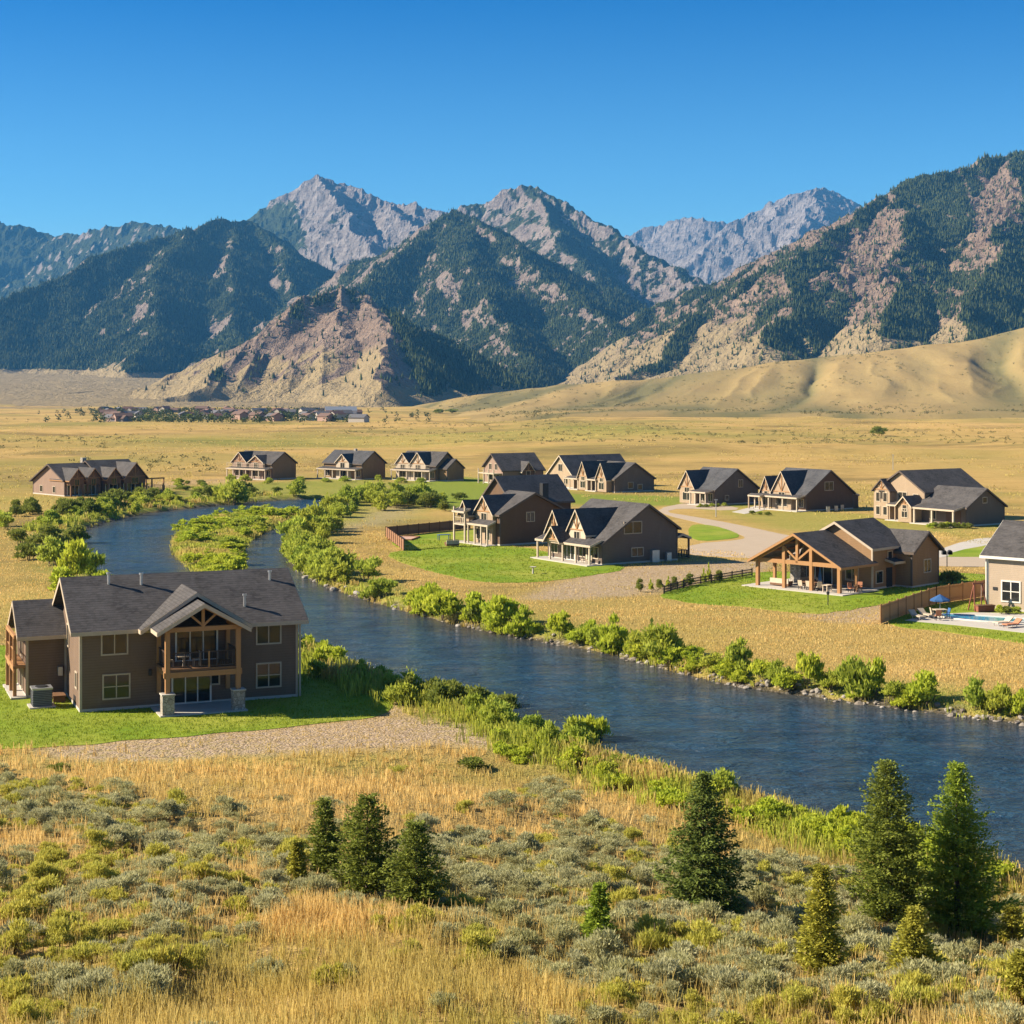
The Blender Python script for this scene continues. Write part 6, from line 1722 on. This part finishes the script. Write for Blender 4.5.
for s_ in (-.35, .35): MB().box((s_ - .25, -.3, 1.5), (s_ + .25, .3, 1.8)).tube((s_, -.3, 1.8), (s_, .3, 1.8), .25, .25, 12).build('box', M['black'], o)
for i, (px, py) in enumerate([(716, 517), (893, 470)]):
    o = thing_at('utility_pole', px, py, ['thin pale pole beside the road bend', 'slender pale pole standing in the meadow behind the cream two storey house'][i], 'pole')
    MB().tube((0, 0, 0), (0, 0, 4.2 if i else 3.0), .09, .06).build('shaft', M['metal'], o); MB().box((-.3, -.05, 3.9 if i else 2.8), (.3, .05, 4.0 if i else 2.95)).build('crossarm', M['metal'], o)
for i, (px, py) in enumerate([(836, 511), (842, 510), (828, 512)]):
    o = thing_at('garden_bin', px, py, ['pale bin against the dark gable of the cluttered porch house, middle one', 'pale bin nearest the lean-to of the cluttered porch house', 'pale bin nearest the road on the gable of the cluttered porch house'][i], 'bin', 'bins at the dark gable')
    MB().box((-.3, -.3, 0), (.3, .3, .95)).build('body', M['metal'], o); MB().box((-.34, -.36, .95), (.34, .34, 1.03)).build('lid', M['black'], o)

# ------------------------------------------------------------------ the distant village under the mountains
VIL_W = [plain('village_wall_pale', (.42, .38, .32)), plain('village_wall_rose', (.34, .22, .17)), plain('village_wall_grey', (.22, .2, .19))]
VIL_R = [plain('village_roof_grey', (.13, .125, .13)), plain('village_roof_red', (.20, .11, .08)), plain('village_roof_brown', (.16, .10, .075))]
VM = []
for i in range(9):
    m = MB(); L_, D_, e_ = random.uniform(8, 13), random.uniform(6, 8), random.uniform(2.0, 3.6); q = 0
    m.prism([(0, 0, -1), (0, D_, -1), (0, D_, e_), (0, D_ / 2, e_ + 2.0), (0, 0, e_)], (L_, 0, 0)); nw = len(m.f)
    for sg, b in ((-1, -.5), (1, D_ + .5)): m.prism([(-.5, D_ / 2, e_ + 2.15), (-.5, b, e_ - .1), (-.5, b, e_ + .2), (-.5, D_ / 2, e_ + 2.4)], (L_ + 1, 0, 0))
    me = bpy.data.meshes.new('village_house'); me.from_pydata(m.v, [], m.f)
    me.materials.append(VIL_W[i % 3]); me.materials.append(VIL_R[(i // 3) % 3])
    for p in me.polygons: p.material_index = 1 if p.index >= nw else 0
    VM.append(me)
vr = np.random.default_rng(77)
for i in range(90):
    px = vr.uniform(100, 345) if i < 78 else vr.uniform(330, 352); d = vr.uniform(1080, 1600)
    x = (px - CX) * d / F; z = float(land(np.array([x]), np.array([d]))[0])
    k = int(vr.integers(9)); o = link('village_house', VM[k]); o.location = (x, d, z); o.rotation_euler = (0, 0, vr.random() * 6.28)
    kind_ = f"{['pale', 'rose', 'grey'][k % 3]} walled house with {['grey', 'red', 'brown'][(k // 3) % 3]} roof"
    tag(o, kind_ + ' in the distant village under the mountains', 'house', kind_ + 's of the distant village')
o = empty('village_barn', (*[float(v_) for v_ in ((326 - CX) * 1300 / F, 1300)], 0.0), R(10)); tag(o, 'long white barn at the uphill end of the distant village', 'barn')
MB().prism([(0, 0, -1), (0, 12, -1), (0, 12, 5), (0, 6, 8), (0, 0, 5)], (24, 0, 0)).build('wall', M['white'], o)
MB().prism([(-.5, 6, 8.1), (-.5, -.6, 4.9), (-.5, -.6, 5.2), (-.5, 6, 8.4)], (25, 0, 0)).prism([(-.5, 6, 8.1), (-.5, 12.6, 4.9), (-.5, 12.6, 5.2), (-.5, 6, 8.4)], (25, 0, 0)).build('roof', M['metal'], o)
nv_ = 760
vx = np.concatenate([vr.uniform(90, 350, 660), vr.uniform(20, 430, 100)]); vd = vr.uniform(1060, 1700, nv_)
X_ = (vx - CX) * vd / F; Z_ = land(X_, vd)
V = []; 
n_ = nv_ * 26
c_ = np.repeat(np.arange(nv_), 26); hh = vr.uniform(2, 5.2, nv_)[c_]
dv = unit(vr.normal(0, 1, (n_, 3)))
pos = np.stack([X_[c_], vd[c_], Z_[c_] + hh * .52], 1) + dv * np.stack([hh * .42, hh * .42, hh * .45], 1)
Vq, Qq = leaf_quads(pos, dv, vr.normal(0, 1, (n_, 3)), hh * .35, hh * .25, vr)
me = np_mesh('village_trees', Vq, Qq, None, {'tint': np.repeat(vr.random(n_), 4)}); me.materials.append(leaf_mat('village_tree_leaf', (.035, .055, .018), (.09, .11, .03), None, .2))
vt = link('village_trees', me); vt['kind'] = 'stuff'
# scattered dark clumps on the far plain
for i, (px, py, w_) in enumerate([(146, 421, 8), (156, 421, 7), (190, 420, 8), (212, 420, 6), (437, 407, 12), (452, 406, 10), (880, 436, 16), (440, 404, 7)]):
    x, y, z = hit(px, py); shrub(DARK, x, y, z, w_ * y / F, 5.0, 'field_shrub', 'dark round shrub standing out on the far golden plain', 'shrubs on the far plain', 'shrub')
